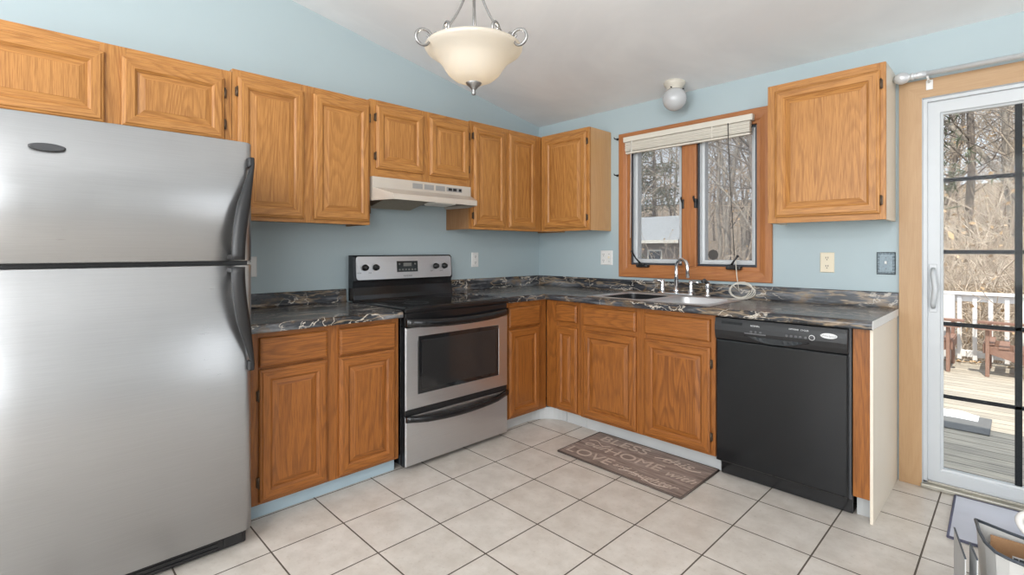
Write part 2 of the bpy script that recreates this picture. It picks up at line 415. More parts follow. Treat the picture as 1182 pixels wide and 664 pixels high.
# ------------------------------------------------------------ cabinets
def door(T, par, a0, a1, z0, z1, d, mats, hinge=None, zs=None, label=None, fw=.055):
    """raised panel door: mitred frame, sunk bevel and raised field as its own panel"""
    m = MB(T); e = d
    m.rings(a0, a1, z0, z1, [(0, e), (0, e + .011), (.004, e + .0145), (.010, e + .016), (.014, e + .020), (fw - .010, e + .020), (fw - .006, e + .0165), (fw, e + .0125), (fw, e + .004)], 0, 1, cap=False)
    m.add([(a0, e, z0), (a1, e, z0), (a1, e, z1), (a0, e, z1)], [(0, 1, 2, 3)])
    o = m.build('door', mats, par)
    p = MB(T); i = fw - .001; w = min(.027, (a1 - a0 - 2 * fw) * .3)
    p.rings(a0 + i, a1 - i, z0 + i, z1 - i, [(0, e + .004), (0, e + .0085), (.004, e + .009), (w, e + .0145), (w + .002, e + .0158)], 0, 1)
    p.build('panel', mats, o)
    if hinge:
        for z in (zs or (z0 + .075, z1 - .075)):
            h = MB(T); s = -1 if hinge == 'l' else 1; ae = a0 if hinge == 'l' else a1
            h.box(ae + s * .001, ae + s * .011, e, e + .008, z - .022, z + .022, 0, .002)
            h.tube([(ae + s * .003, e + .012, z - .026), (ae + s * .003, e + .012, z + .026)], .004, 8)
            h.build('hinge', bronze, o)
    return o
def drawer(T, par, a0, a1, z0, z1, d, mats):
    m = MB(T)
    m.rings(a0, a1, z0, z1, [(0, d), (0, d + .012), (.004, d + .017), (.012, d + .020)], 1, 1)
    m.add([(a0, d, z0), (a1, d, z0), (a1, d, z1), (a0, d, z1)], [(0, 1, 2, 3)], 1)
    return m.build('drawer_front', mats, par)
def face_frame(T, par, a0, a1, z0, z1, d0, d1, stiles, rails, mats):
    m = MB(T)
    for s0, s1 in stiles: m.box(s0, s1, d0, d1, z0, z1, 0, .0015)
    for s0, s1 in zip(stiles, stiles[1:]):
        for r0, r1 in rails: m.box(s0[1], s1[0], d0, d1 - .0006, r0, r1, 1)
    return m.build('face_frame', mats, par)
def carcass(T, par, a0, a1, d0, d1, z0, z1, mat):
    m = MB(T); t = .016
    m.box(a0, a0 + t, d0, d1, z0, z1); m.box(a1 - t, a1, d0, d1, z0, z1); m.box(a0 + t, a1 - t, d0, d1, z0 + .012, z0 + .028); m.box(a0 + t, a1 - t, d0, d1, z1 - t, z1)
    m.box(a0 + t, a1 - t, d0, d0 + .006, z0 + .028, z1 - t)
    return m.build('carcass', mat, par)
LM, BM = [oakz, oaky], [oakz, oakx]
G = 'oak wall cabinets'
def wall_cab(T, label, a0, a1, z0, z1, doors, mats, stiles, side=None, zb=None, d=.286, c0=None, c1=None):
    mid = (a0 + a1) / 2; t = thing('wall_cabinet', label, 'cabinet', T(mid, 0.002, z0), G)
    carcass(T, t, a0 if c0 is None else c0, a1 if c1 is None else c1, .002, d - .019, z0, z1, side or under_wood)
    zd0, zd1 = doors[0][2], doors[0][3]
    face_frame(T, t, a0, a1, z0, z1, d - .019, d, stiles, [(z0, zd0 + .012), (zd1 - .012, z1)], mats)
    for x in doors: door(T, t, *x[:4], d + .0005, mats, x[4], x[5] if len(x) > 5 else None)
    return t
wall_cab(TL, 'short oak wall cabinet right above the steel refrigerator', -3.60, -2.597, 1.755, 2.125,
         [(-3.53, -3.095, 1.777, 2.082, 'l'), (-3.036, -2.633, 1.777, 2.082, 'r')], LM, [(-3.60, -3.515), (-3.11, -3.02), (-2.65, -2.597)])
wall_cab(TL, 'tall two-door oak wall cabinet between refrigerator and range hood', -2.595, -1.838, 1.38, 2.142,
         [(-2.572, -2.240, 1.400, 2.104, 'l'), (-2.186, -1.846, 1.400, 2.104, 'r')], LM, [(-2.595, -2.555), (-2.255, -2.17), (-1.862, -1.838)])
wall_cab(TL, 'short two-door oak wall cabinet directly over the range hood', -1.836, -1.050, 1.678, 2.153,
         [(-1.801, -1.454, 1.730, 2.118, 'l'), (-1.404, -1.066, 1.730, 2.118, 'r')], LM, [(-1.836, -1.785), (-1.47, -1.39), (-1.08, -1.050)])
wall_cab(TL, 'narrow-doored tall oak wall cabinet between range hood and room corner', -1.048, -.2875, 1.38, 2.163,
         [(-1.022, -.705, 1.402, 2.130, 'l'), (-.666, -.363, 1.402, 2.130, None)], LM, [(-1.048, -1.005), (-.72, -.65), (-.378, -.2875)], c1=-.003)
wall_cab(TB, 'single-door oak wall cabinet with glossy side between room corner and window', .2875, .780, 1.38, 2.165,
         [(.330, .757, 1.402, 2.132, 'r')], BM, [(.2875, .345), (.742, .780)], side=maple)
wall_cab(TB, 'single-door oak wall cabinet hung between window and sliding door', 2.045, 2.594, 1.38, 2.165,
         [(2.085, 2.572, 1.410, 2.126, 'r', (1.475, 2.055))], BM, [(2.045, 2.10), (2.557, 2.594)], side=cream)

BL, BB = [bokz, boky], [bokz, bokx]
def base_cab(T, label, a0, a1, d, zt, stiles, drawers, doors, mats, toe, toe_d, carc=None, frame_a0=None):
    t = thing('base_cabinet', label, 'cabinet', T((a0 + a1) / 2, .3, 0), 'oak base cabinets')
    m = MB(T); c0, c1 = carc or (a0, a1); u = .016
    m.box(c0, c0 + u, .03, d - .019, .1, zt); m.box(c1 - u, c1, .03, d - .019, .1, zt); m.box(c0 + u, c1 - u, .03, d - .019, .1, .118); m.box(c0 + u, c1 - u, .03, .04, .118, zt)
    m.build('carcass', under_wood, t)
    zd1 = doors[0][3]; z0 = doors[0][2] - .012
    face_frame(T, t, a0, a1, z0, zt, d - .019, d, stiles, [(z0, doors[0][2] + .02), (zd1 - .012, drawers[0][2] + .012), (drawers[0][3] - .012, zt)], mats)
    for x in drawers: drawer(T, t, *x, d + .0005, mats)
    for x in doors: door(T, t, *x[:4], d + .0005, mats, x[4], x[5] if len(x) > 5 else None)
    k = MB(T); k.box(toe[0], toe[1], toe_d - .014, toe_d, 0.001, z0 - .0005); k.build('toe_kick', toe[2], t)
    return t
base_cab(TL, 'oak base cabinet with two drawers between refrigerator and range', -2.632, -1.868, .66, .855, [(-2.632, -2.572), (-2.29, -2.198), (-1.908, -1.868)],
         [(-2.588, -2.274, .697, .830), (-2.214, -1.894, .697, .830)], [(-2.588, -2.274, .089, .686, 'l', (.18, .57)), (-2.214, -1.894, .089, .686, None)], BL, (-2.632, -1.868, toe_blue), .615)
t = base_cab(TL, 'oak base cabinet with one drawer between range and inside corner', -1.055, -.644, .66, .872, [(-1.055, -1.015), (-.745, -.644)],
         [(-1.030, -.727, .705, .838)], [(-1.030, -.727, .10, .690, None)], BL, (-1.055, -.80, toe_grey), .598)
k = MB(); n = 9; cx, cy, R = .60 + .19, -.578 - .19, .19
arc = [(cx + R * math.cos(PI - PI / 2 * i / n), cy + R * math.sin(PI - PI / 2 * i / n)) for i in range(n + 1)]
arc = [(.598, -.80)] + arc + [(.80, -.578)]
inn = [(.58, -.80), (.58, -.56), (.80, -.56)]
k.prism(arc + inn[::-1], .001, .088); k.build('toe_kick', toe_grey, t)['label'] = 'curved grey vinyl toe board in corner'
base_cab(TB, 'narrow oak base cabinet with tiny drawer beside inside corner', .664, .972, .642, .872, [(.664, .775), (.935, .972)],
         [(.762, .948, .728, .848)], [(.762, .948, .112, .690, None)], BB, (.802, .972, toe_grey), .578)
base_cab(TB, 'oak sink base cabinet with two doors under the steel sink', .974, 1.897, .642, .872, [(.974, 1.012), (1.393, 1.478), (1.860, 1.897)],
         [(1.0, 1.406, .722, .846), (1.465, 1.871, .722, .846)], [(1.0, 1.406, .108, .690, None), (1.465, 1.871, .108, .690, 'r', (.20, .60))], BB, (.974, 1.90, toe_grey), .578)
t = thing('end_panel', 'cabinet end panel, oak front and cream side, right of dishwasher', 'cabinet', (2.56, -.3, 0))
m = MB(TB); m.box(2.526, 2.590, .60, .642, .105, .872, 0, .002); m.build('front_stile', bokz, t)
m = MB(TB); m.box(2.590, 2.602, .002, .640, .0, .874, 0, .001); m.build('side_panel', cream, t)
m = MB(TB); m.box(2.530, 2.589, .56, .578, .001, .105); m.build('toe_kick', toe_grey, t)

# ------------------------------------------------------------ countertops
def cprof(D, H, bs):
    nose = [(D - .022 + .022 * math.sin(t), H - .020 + .020 * math.cos(t)) for t in [i * PI / 2 / 5 for i in range(6)]]
    nose += [(D, H - .034), (D - .004, H - .040)]
    return [(.002, H - .03), (.002, bs - .004), (.006, bs), (.019, bs), (.023, bs - .004), (.023, H + .018), (.026, H + .008), (.034, H + .001), (.042, H)] + [(.12, H), (.60, H)] + nose + [(.60, H - .040), (.12, H - .040)]
def sweep(prof, stations, skip=None):
    """stations: functions depth -> (x, y, material)"""
    m = MB(); n = len(prof); k = len(stations)
    vs = [(*st(d)[:2], z) for st in stations for d, z in prof]
    for i in range(k - 1):
        fs = [(i * n + j, i * n + (j + 1) % n, (i + 1) * n + (j + 1) % n, (i + 1) * n + j) for j in range(n)]
        if skip: fs = [f for j, f in enumerate(fs) if not skip(i, j)]
        o = len(m.v)
        m.f += [list(f) for f in fs]; m.mi += [stations[i](0)[2]] * len(fs); m.sm += [False] * len(fs)
    m.v = vs
    m.f += [list(range(n)), list(range((k - 1) * n, k * n))]; m.mi += [stations[0](0)[2], stations[-2](0)[2]]; m.sm += [False] * 2
    return m
SX0, SX1 = 1.045, 1.835
pL = cprof(.70, .896, .978)
o = sweep(pL, [lambda d: (d, -2.64, 0), lambda d: (d, -1.862, 0)]).build('countertop', cnty, shadow_loc=(.3, -2.25, .87))
tag(o, 'short dark marbled countertop between refrigerator and range', 'countertop')
pB = cprof(.688, .914, 1.0)
jt = pB.index((.12, .914)); jb = pB.index((.60, .914 - .04))
o = sweep(pB, [lambda d: (d, -1.058, 0), lambda d: (d, -d, 1), lambda d: (SX0, -d, 1), lambda d: (SX1, -d, 1), lambda d: (2.606, -d, 1)],
          skip=lambda i, j: i == 2 and j in (jt, jb)).build('countertop', [cnty, cntx], shadow_loc=(.9, -.4, .87))
tag(o, 'long dark marbled countertop turning the corner under the window', 'countertop')
m = MB(TB); m.box(2.606, 2.608, .01, .684, .876, .913, 0); e = m.build('end_strip', white_pl, o)
e['label'] = 'worn white end strip'

# sink
sk = thing('kitchen_sink', 'double-bowl stainless sink set in the countertop below the window', 'sink', (1.44, -.36, .914))
m = MB(); X0, X1, Y0, Y1, Z = 1.025, 1.855, -.635, -.085, .9155
bowls = [(1.060, 1.425, -.600, -.175), (1.465, 1.820, -.600, -.175)]
xs = [X0, bowls[0][0], bowls[0][1], bowls[1][0], bowls[1][1], X1]; ys = [Y0, -.600, -.175, Y1]
for i in range(5):
    for j in range(3):
        if j == 1 and i in (1, 3): continue
        m.add([(xs[i], ys[j], Z + .004), (xs[i + 1], ys[j], Z + .004), (xs[i + 1], ys[j + 1], Z + .004), (xs[i], ys[j + 1], Z + .004)], [(0, 1, 2, 3)])
m.rings(X0, X1, 0, 1, [(0, 0)], cap=False) if False else None
edge = [(X0, Y0), (X1, Y0), (X1, Y1), (X0, Y1)]; ed2 = [(X0 - .006, Y0 - .006), (X1 + .006, Y0 - .006), (X1 + .006, Y1 + .006), (X0 - .006, Y1 + .006)]
m.add([(*p, Z + .004) for p in edge] + [(*p, Z) for p in ed2], [(i, (i + 1) % 4, 4 + (i + 1) % 4, 4 + i) for i in range(4)])
m.build('rim', steel_sink, sk, recalc=False)
def rrect(x0, x1, y0, y1, r, n=5):
    out = []
    for cx_, cy_, a in ((x1 - r, y1 - r, 0), (x0 + r, y1 - r, 90), (x0 + r, y0 + r, 180), (x1 - r, y0 + r, 270)):
        for i in range(n + 1):
            t = math.radians(a + 90 * i / n); out.append((cx_ + r * math.cos(t), cy_ + r * math.sin(t)))
    return out
for q, (x0, x1, y0, y1) in enumerate(bowls):
    m = MB(); lay = [(0, .0040, .05), (.003, .0020, .05), (.006, -.006, .05), (.014, -.130, .055), (.020, -.148, .06), (.040, -.158, .06), (.12, -.160, .04)]
    loops = [rrect(x0 + i, x1 - i, y0 + i, y1 - i, r) for i, h, r in lay]; n = len(loops[0])
    vs = [(x, y, Z + lay[k][1]) for k, L in enumerate(loops) for x, y in L]
    m.add(vs, [(k * n + j, k * n + (j + 1) % n, k * n + n + (j + 1) % n, k * n + n + j) for k in range(len(lay) - 1) for j in range(n)], 0, True)
    m.add(vs[-n:], [tuple(range(n))])
    for c, (kx, ky) in enumerate(((x1, y1), (x0, y1), (x0, y0), (x1, y0))):
        arc = loops[0][c * 6:c * 6 + 6]; m.add([(kx, ky, Z + .004)] + [(x, y, Z + .004) for x, y in arc], [(0, i, i + 1) for i in range(1, 6)])
    m.lathe([(.042, 0), (.046, .003), (.03, .001), (.0, -.002)], ((x0 + x1) / 2, (y0 + y1) / 2, Z - .159), 16)
    bo = m.build('bowl', steel_sink, sk)
rk = thing('dish_pan', 'black plastic dish pan with ribbed wall sitting in the left sink bowl', 'dish pan', (1.24, -.39, .765))
m = MB(); lay = [(.030, .764), (.004, .80), (0, .913), (.004, .914), (.008, .912), (.012, .80), (.036, .770)]
loops = [rrect(1.080 + i, 1.405 - i, -.580 + i, -.195 - i, .045) for i, z in lay]; n = len(loops[0])
m.add([(x, y, lay[k][1]) for k, L in enumerate(loops) for x, y in L], [(k * n + j, k * n + (j + 1) % n, k * n + n + (j + 1) % n, k * n + n + j) for k in range(len(lay) - 1) for j in range(n)])
m.add([(x, y, .764) for x, y in loops[0]], [tuple(range(n))]); m.add([(x, y, .770) for x, y in loops[-1]], [tuple(range(n))])
m.build('pan_body', black_mat, rk)
m = MB()
for i in range(18): y = -.54 + i * .018; m.box(1.0915, 1.0955, y - .004, y + .004, .82, .905)
m.build('ribs', dark_grey, rk)
# faucet
fz = .9195
fa = thing('faucet', 'chrome gooseneck faucet with two lever handles behind the sink', 'faucet', (1.40, -.125, fz))
m = MB(); m.box(1.27, 1.53, -.155, -.098, fz, fz + .013, 0, .006); m.build('base_plate', chrome, fa)
m = MB(); pts = [(1.40, -.125, fz + .012), (1.40, -.125, fz + .15)] + [(1.40 + (.05 - .05 * math.cos(t)) * 1.05, -.125 - (.05 - .05 * math.cos(t)) * .5, fz + .19 + .055 * math.sin(t)) for t in [i * PI / 8 for i in range(9)]] + [(1.507, -.176, fz + .120)]
m.tube(pts, [.015, .0125] + [.0115] * 9 + [.0125], 12); m.lathe([(.020, 0), (.020, .02), (.015, .032)], (1.40, -.125, fz + .012), 16); m.build('spout', chrome, fa)
for sx in (-1, 1):
    x = 1.40 + sx * .105; m = MB(); m.lathe([(.02, 0), (.019, .02), (.013, .035), (.012, .065), (.014, .085), (.0, .092)], (x, -.125, fz + .013), 14)
    m.tube([(x, -.125, fz + .088), (x + sx * .03, -.13, fz + .094), (x + sx * .062, -.14, fz + .090)], [.008, .007, .006], 8); m.build('handle', chrome, fa)
sp = thing('side_sprayer', 'chrome pull-out sprayer head standing right of the faucet', 'sprayer', (1.62, -.125, fz))
m = MB(); m.lathe([(.020, 0), (.019, .012), (.012, .02), (.011, .05), (.014, .075), (.013, .095), (0, .10)], (1.62, -.125, fz), 14); m.build('sprayer_body', chrome, sp)
m = MB(); m.tube([(1.62, -.125, fz + .088), (1.612, -.155, fz + .108), (1.605, -.175, fz + .10)], [.012, .013, .010], 10); m.build('spray_head', dark_grey, sp)

# ------------------------------------------------------------ refrigerator
fr = thing('refrigerator', 'stainless top-freezer refrigerator with black handles at left edge', 'refrigerator', (.45, -3.046, 0))
FY0, FY1 = -3.432, -2.664
m = MB(); m.box(.03, .775, FY0 + .008, FY1 - .008, .025, 1.655, 0, .006)
for y in (FY0 + .06, FY1 - .06):
    for x in (.1, .7): m.lathe([(.02, 0), (.02, .028)], (x, y, 0), 10)
m.build('body', dark_grey, fr)
def fridge_door(name, z0, z1):
    pts = [(.782, FY1)]
    r = .04
    for i in range(9):
        t = PI / 2 * i / 8; pts.append((.832 - r + .0 + r * math.sin(t) + .012, FY1 - r + r * math.cos(t)) if False else (.804 + r * math.sin(t), FY1 - .036 + .036 * math.cos(t)))
    for i in range(1, 12):
        u = i / 12; pts.append((.844 + .005 * (1 - (2 * u - 1) ** 2), FY1 - .036 + (FY0 - FY1 + .072) * u))
    for i in range(9):
        t = PI / 2 * (8 - i) / 8; pts.append((.804 + r * math.sin(t), FY0 + .036 - .036 * math.cos(t)))
    pts.append((.782, FY0))
    m = MB(); n = len(pts); e = .004
    inn = [(p[0] - (e if p[0] > .8 else 0), p[1] + (e if p[1] < -3.3 else (-e if p[1] > -2.75 else 0))) for p in pts]
    L = [(inn, z0), (pts, z0 + e), (pts, z1 - e), (inn, z1)]
    vs = [(x, y, z) for P, z in L for x, y in P]
    m.add(vs, [(k * n + j, k * n + (j + 1) % n, k * n + n + (j + 1) % n, k * n + n + j) for k in range(3) for j in range(n)], 0, True)
    m.add([(x, y, z0) for x, y in inn], [tuple(range(n))]); m.add([(x, y, z1) for x, y in inn], [tuple(range(n))])
    return m.build(name, steel_y, fr)
fd = fridge_door('freezer_door', 1.182, 1.668); ld = fridge_door('lower_door', .078, 1.166)
m = MB(); m.box(.776, .80, FY0 + .012, FY1 - .012, 1.1663, 1.1817); m.build('door_gasket', black_mat, fr)
def fridge_handle(par, z_end, z_mid):
    m = MB(); n = 18; vs = []
    for i in range(n + 1):
        u = i / n; s = math.sin(u * PI / 2)
        z = z_end + (z_mid - z_end) * u
        x = .862 + .062 * s; yc = -2.672 - .070 * s ** 1.1; w = .006 + .019 * min(1, u * 2.2); th = .007 + .005 * min(1, u * 2)
        for dx, dy in ((-1, -1), (.2, -1.0), (.9, -.6), (1, .2), (.7, .8), (-1, 1)): vs.append((x + dx * th, yc + dy * w, z))
    m.add(vs, [(i * 6 + j, i * 6 + (j + 1) % 6, i * 6 + 6 + (j + 1) % 6, i * 6 + 6 + j) for i in range(n) for j in range(6)], 0, True)
    m.add(vs[:6], [tuple(range(6))]); m.add(vs[-6:], [tuple(range(6))])
    zb = z_mid + (.022 if z_end > z_mid else -.022)
    m.box(.845, .93, -2.765, -2.722, min(zb, z_mid), max(zb, z_mid), 0, .006)
    m.box(.835, .872, -2.690, -2.668, z_end - .02, z_end + .02, 0, .005)
    return m.build('handle', black_mat, par)
fridge_handle(fd, 1.585, 1.188); fridge_handle(ld, .755, 1.160)
m = MB(); vs = []; n = 24
for sc, x in ((1, .848), (1, .8555), (.9, .858)):
    vs += [(x, -3.287 + .046 * sc * math.cos(2 * PI * i / n), 1.560 + .0125 * sc * math.sin(2 * PI * i / n)) for i in range(n)]
m.add(vs, [(k * n + i, k * n + (i + 1) % n, k * n + n + (i + 1) % n, k * n + n + i) for k in range(2) for i in range(n)] + [tuple(range(2 * n, 3 * n))])
m.build('badge', dark_grey, fd)
m = MB(); m.box(.70, .795, FY0 + .012, FY1 - .014, .008, .072, 0, .008)
for k in range(3): m.box(.795, .799, FY0 + .1, FY1 - .12, .018 + k * .017, .027 + k * .017)
m.box(.795, .803, FY1 - .10, FY1 - .03, .02, .06, 0, .003)
m.build('toe_grille', black_mat, fr)

# ------------------------------------------------------------ range
st = thing('range', 'stainless and black electric range with glass cooktop and oven', 'stove', (.36, -1.458, 0))
SY0, SY1 = -1.852, -1.064
m = MB(); m.box(.03, .655, SY0, SY1, .03, .878, 0, .003)
m.build('body', black_gloss, st)
for x in (.08, .61):
    for y in (SY0 + .05, SY1 - .05):
        m = MB(); m.lathe([(.016, 0), (.018, .012), (.010, .014), (.010, .032)], (x, y, 0), 10); m.build('foot', black_mat, st)
m = MB(); m.box(.085, .708, SY0 - .004, SY1 + .004, .879, .908, 0, .010); m.build('cooktop', black_gloss, st)
ct = MB(); ct.box(.13, .675, SY0 + .03, SY1 - .03, .9075, .9105, 0, .001); c = ct.build('glass_top', black_glass, st)
bur = plain('burner_print', (.07, .07, .075), .12)
for x, y, r in ((.28, -1.66, .09), (.28, -1.26, .075), (.52, -1.66, .075), (.52, -1.26, .11)):
    m = MB(); m.lathe([(r, .9106), (r, .9109), (r - .006, .9109), (r - .006, .9106)], (x, y, 0), 32, caps=False); m.build('burner_ring', bur, c)
# backguard: sloping riser, black shell, steel control fascia
bg = MB(); bg.prism([(.03, .90), (.105, .90), (.100, .935), (.085, .985), (.088, 1.02), (.098, 1.03), (.088, 1.180), (.070, 1.193), (.03, 1.193)], SY0 + .002, SY1 - .002, axis=1)
bgo = bg.build('backguard', black_gloss, st)
m = MB(); y0, y1 = SY0 + .022, SY1 - .010
def fas(y, z, o=0): return (.0985 + o + (1.03 - z) * .0667, y, z)
pts = []
for cy_, cz_, a in ((y1 - .018, 1.167, 0), (y0 + .018, 1.167, 90), (y0 + .018, 1.052, 180), (y1 - .018, 1.052, 270)):
    for i in range(5):
        t = math.radians(a + i * 22.5); pts.append((cy_ + .018 * math.cos(t), cz_ + .018 * math.sin(t)))
n = len(pts)
m.add([fas(y, z, -.002) for y, z in pts] + [fas(y, z, .003) for y, z in pts], [(i, (i + 1) % n, n + (i + 1) % n, n + i) for i in range(n)] + [tuple(range(n, 2 * n))])
cp = m.build('control_panel', steel_range, bgo)
for y in (-1.770, -1.693, -1.214, -1.138):
    m = MB(); x = fas(y, 1.113, .003)[0]
    m.lathe([(.021, 0), (.021, .008), (.017, .010), (.016, .026), (.0, .027)], (x, y, 1.113), 20, axis=0); m.box(x + .02, x + .031, y - .004, y + .004, 1.099, 1.127, 0, .002)
    m.build('knob', black_mat, bgo)
m = MB(); m.rings(-1.535, -1.368, 1.078, 1.152, [(0, 0), (0, .004), (.003, .005)], cap=True); m.v = [fas(p[0], p[2], p[1] + .001) for p in m.v]
clk = m.build('clock_panel', black_glass, bgo)
m = MB()
for y in (-1.515, -1.49, -1.465, -1.44, -1.415, -1.39):
    m.add([fas(y + a, 1.094 + b_, .0066) for a, b_ in ((-.007, -.005), (.007, -.005), (.007, .005), (-.007, .005))], [(0, 1, 2, 3)])
for y in (-1.515, -1.39): m.add([fas(y + a, 1.132 + b_, .0066) for a, b_ in ((-.007, -.006), (.007, -.006), (.007, .006), (-.007, .006))], [(0, 1, 2, 3)])
m.add([fas(-1.452 + a, 1.128 + b_, .0066) for a, b_ in ((-.033, -.012), (.033, -.012), (.033, .012), (-.033, .012))], [(0, 1, 2, 3)])
m.v = m.v; m.build('buttons', plain('button_grey', (.16, .16, .15), .4), bgo, recalc=False)
lettering('brand_lettering', 'FRIGIDAIRE', .014, basis(fas(-1.45, 1.050, .0034), (0, 1, 0), (-.0667, 0, 1), (1, 0, .0667)), grey_txt, bgo, .0003)
for y, s in ((-1.81, 'FRONT'), (-1.735, 'REAR'), (-1.25, 'REAR'), (-1.165, 'FRONT')):
    lettering('dial_lettering', s, .009, basis(fas(y, 1.078, .0034), (0, 1, 0), (-.0667, 0, 1), (1, 0, .0667)), grey_txt, bgo, .0003)
# vent trim, oven door, drawer
m = MB(); m.box(.6555, .694, SY0 + .004, SY1 - .004, .800, .8785, 0, .008); m.build('vent_trim', black_gloss, st)
OY0, OY1 = SY0 + .006, SY1 - .006
m = MB(TL); m.rings(OY0, OY1, .338, .798, [(0, .656), (0, .692)], 1, 1, cap=False); m.rings(OY0, OY1, .338, .798, [(0, .692), (.005, .700), (.078, .700), (.082, .697)], cap=False)
od = m.build('oven_door', [steel_range, black_mat], st)
m = MB(TL); m.rings(OY0 + .081, OY1 - .081, .338 + .081, .798 - .055, [(0, .690), (0, .7005), (.003, .702), (.016, .702)], cap=True); w_ = m.build('window', black_glass, od)
m = MB(TL)
m.rings(OY0 + .106, OY1 - .106, .338 + .104, .798 - .080, [(0, .7021), (.001, .7023)], cap=True); m.build('inner_glass', plain('oven_inner_glass', (.022, .021, .021), .08, var=.3, nscale=220), od)
def bow_handle(par, z, zdrop, a0, a1, xf, rad, mat, hgt):
    m = MB(); n = 20; vs = []
    for i in range(n + 1):
        u = i / n; s = math.sin(u * PI); y = a0 + (a1 - a0) * u; zz = z - zdrop * s; x = xf + .030 * min(1, s * 2.2)
        vs += [(x + dx * rad, y, zz + dz * hgt) for dx, dz in ((-1.4, -1), (.3, -1), (1, -.5), (1, .5), (.3, 1), (-1.4, 1))]
    m.add(vs, [(i * 6 + j, i * 6 + (j + 1) % 6, i * 6 + 6 + (j + 1) % 6, i * 6 + 6 + j) for i in range(n) for j in range(6)], 0, True)
    m.add(vs[:6], [tuple(range(6))]); m.add(vs[-6:], [tuple(range(6))]); return m.build('handle', mat, par)
bow_handle(od, .825, .018, OY0 + .002, OY1 - .002, .703, .010, black_gloss, .022)
m = MB(); m.box(.6555, .690, OY0, OY1, .306, .336, 0, .002); m.build('drawer_gap_trim', black_mat, st)
m = MB(TL); m.rings(OY0, OY1, .028, .303, [(0, .656), (0, .692)], 1, 1, cap=False); m.rings(OY0, OY1, .028, .303, [(0, .692), (.005, .700)], cap=True); sd = m.build('storage_drawer', [steel_range, black_mat], st)
bow_handle(sd, .292, .028, OY0 + .002, OY1 - .002, .703, .009, black_gloss, .017)

# ------------------------------------------------------------ range hood
hd = thing('range_hood', 'pale under-cabinet range hood above the electric range', 'range hood', (.2, -1.445, 1.53))
HY0, HY1 = -1.833, -1.062
m = MB()
sec = lambda yl, yr: None
A = [(.004, HY0, 1.677), (.310, HY0, 1.677), (.310, HY0, 1.612), (.004, HY0, 1.535)]
B = [(.004, HY1, 1.677), (.310, HY1, 1.677), (.310, HY1, 1.612), (.004, HY1, 1.535)]
lo = [(.455, -1.772, 1.566), (.455, -1.772, 1.532), (.455, -1.125, 1.566), (.455, -1.125, 1.532)]
la, lb = (.30, HY0, 1.530), (.30, HY1, 1.530)
vs = A + B + lo + [la, lb]
# 0-3 left wall side, 4-7 right wall side, 8 left lip top, 9 left lip bottom, 10 right lip top, 11 right lip bottom, 12 la, 13 lb
fs = [(0, 1, 5, 4), (1, 2, 6, 5), (2, 8, 10, 6), (8, 9, 11, 10), (0, 3, 12, 2, 1), (4, 5, 6, 13, 7), (2, 12, 9, 8), (6, 10, 11, 13)]
m.add(vs, fs)
ho = m.build('canopy', hood_paint, hd, recalc=True)
so = ho.modifiers.new('sheet', 'SOLIDIFY'); so.thickness = .003; so.offset = -1
m = MB(); m.add([(.006, HY0 + .005, 1.552), (.30, HY0 + .005, 1.552), (.44, -1.76, 1.552), (.44, -1.137, 1.552), (.30, HY1 - .005, 1.552), (.006, HY1 - .005, 1.552)], [tuple(range(6))]); m.add([(.006, HY0 + .005, 1.556), (.30, HY0 + .005, 1.556), (.44, -1.76, 1.556), (.44, -1.137, 1.556), (.30, HY1 - .005, 1.556), (.006, HY1 - .005, 1.556)], [tuple(range(6))])
m.build('underside', hood_in, hd)
m = MB(); m.prism([(.10, 1.551), (.36, 1.551), (.36, 1.545), (.13, 1.500), (.10, 1.500)], -1.765, -1.45, axis=1); m.build('grease_filter', mesh_filter, hd)
m = MB(); m.prism([(.28, 1.551), (.425, 1.551), (.415, 1.530), (.30, 1.522), (.28, 1.53)], -1.44, -1.28, axis=1); m.build('lamp_lens', lens_pl, hd)
for y0, y1 in ((-1.548, -1.472), (-1.458, -1.382), (-1.366, -1.290)):
    m = MB(); m.box(.3095, .3115, y0, y1, 1.628, 1.662)
    for k in range(5): m.box(.3115, .3125, y0 + .003, y1 - .003, 1.631 + k * .0062, 1.634 + k * .0062)
    m.build('vent', grey_vent, hd)
m = MB(); m.box(.3095, .3118, -1.276, -1.142, 1.630, 1.660, 1)
for k, y in enumerate((-1.262, -1.222, -1.172)): m.box(.3118, .316, y, y + (.03 if k < 2 else .022), 1.636, 1.654, 0, .002)
m.build('switch_panel', [black_mat, grey_vent], hd)

# ------------------------------------------------------------ dishwasher
dw = thing('dishwasher', 'black dishwasher under the countertop right of the sink cabinet', 'dishwasher', (2.21, -.35, 0))
WX0_, WX1_ = 1.907, 2.517
m = MB(TB); m.box(WX0_ + .004, WX1_ - .004, .06, .618, .095, .868); m.build('tub', black_mat, dw)
m = MB(TB); m.rings(WX0_, WX1_ - .006, .092, .750, [(0, .62), (0, .658), (.005, .664), (.010, .666)], cap=True); m.build('door', dw_panel, dw)
m = MB(TB); m.box(WX1_ - .006, WX1_ + .004, .60, .640, .085, .868); m.build('side_seal', dark_grey, dw)
m = MB(TB)
def dwf(a, z): return (a, .668 + .012 * math.sin(PI * min(1, max(0, (z - .752) / .112))), z)
zz = [.752, .762, .775, .80, .825, .845, .858, .864]
vs = [dwf(a, z) for z in zz for a in (WX0_, WX1_ - .006)] + [(a, .62, z) for z in (.864, .752) for a in (WX0_, WX1_ - .006)]
n = len(zz) + 2
m.add(vs, [(k * 2, k * 2 + 1, (k * 2 + 3) % (2 * n), (k * 2 + 2) % (2 * n)) for k in range(n)] + [tuple(range(0, 2 * n, 2)), tuple(range(1, 2 * n, 2))])
pn = m.build('control_panel', black_mat, dw)
m = MB(TB); u = [(2.06 + .30 * i / 12, -.020 * math.sin(PI * i / 12)) for i in range(13)]
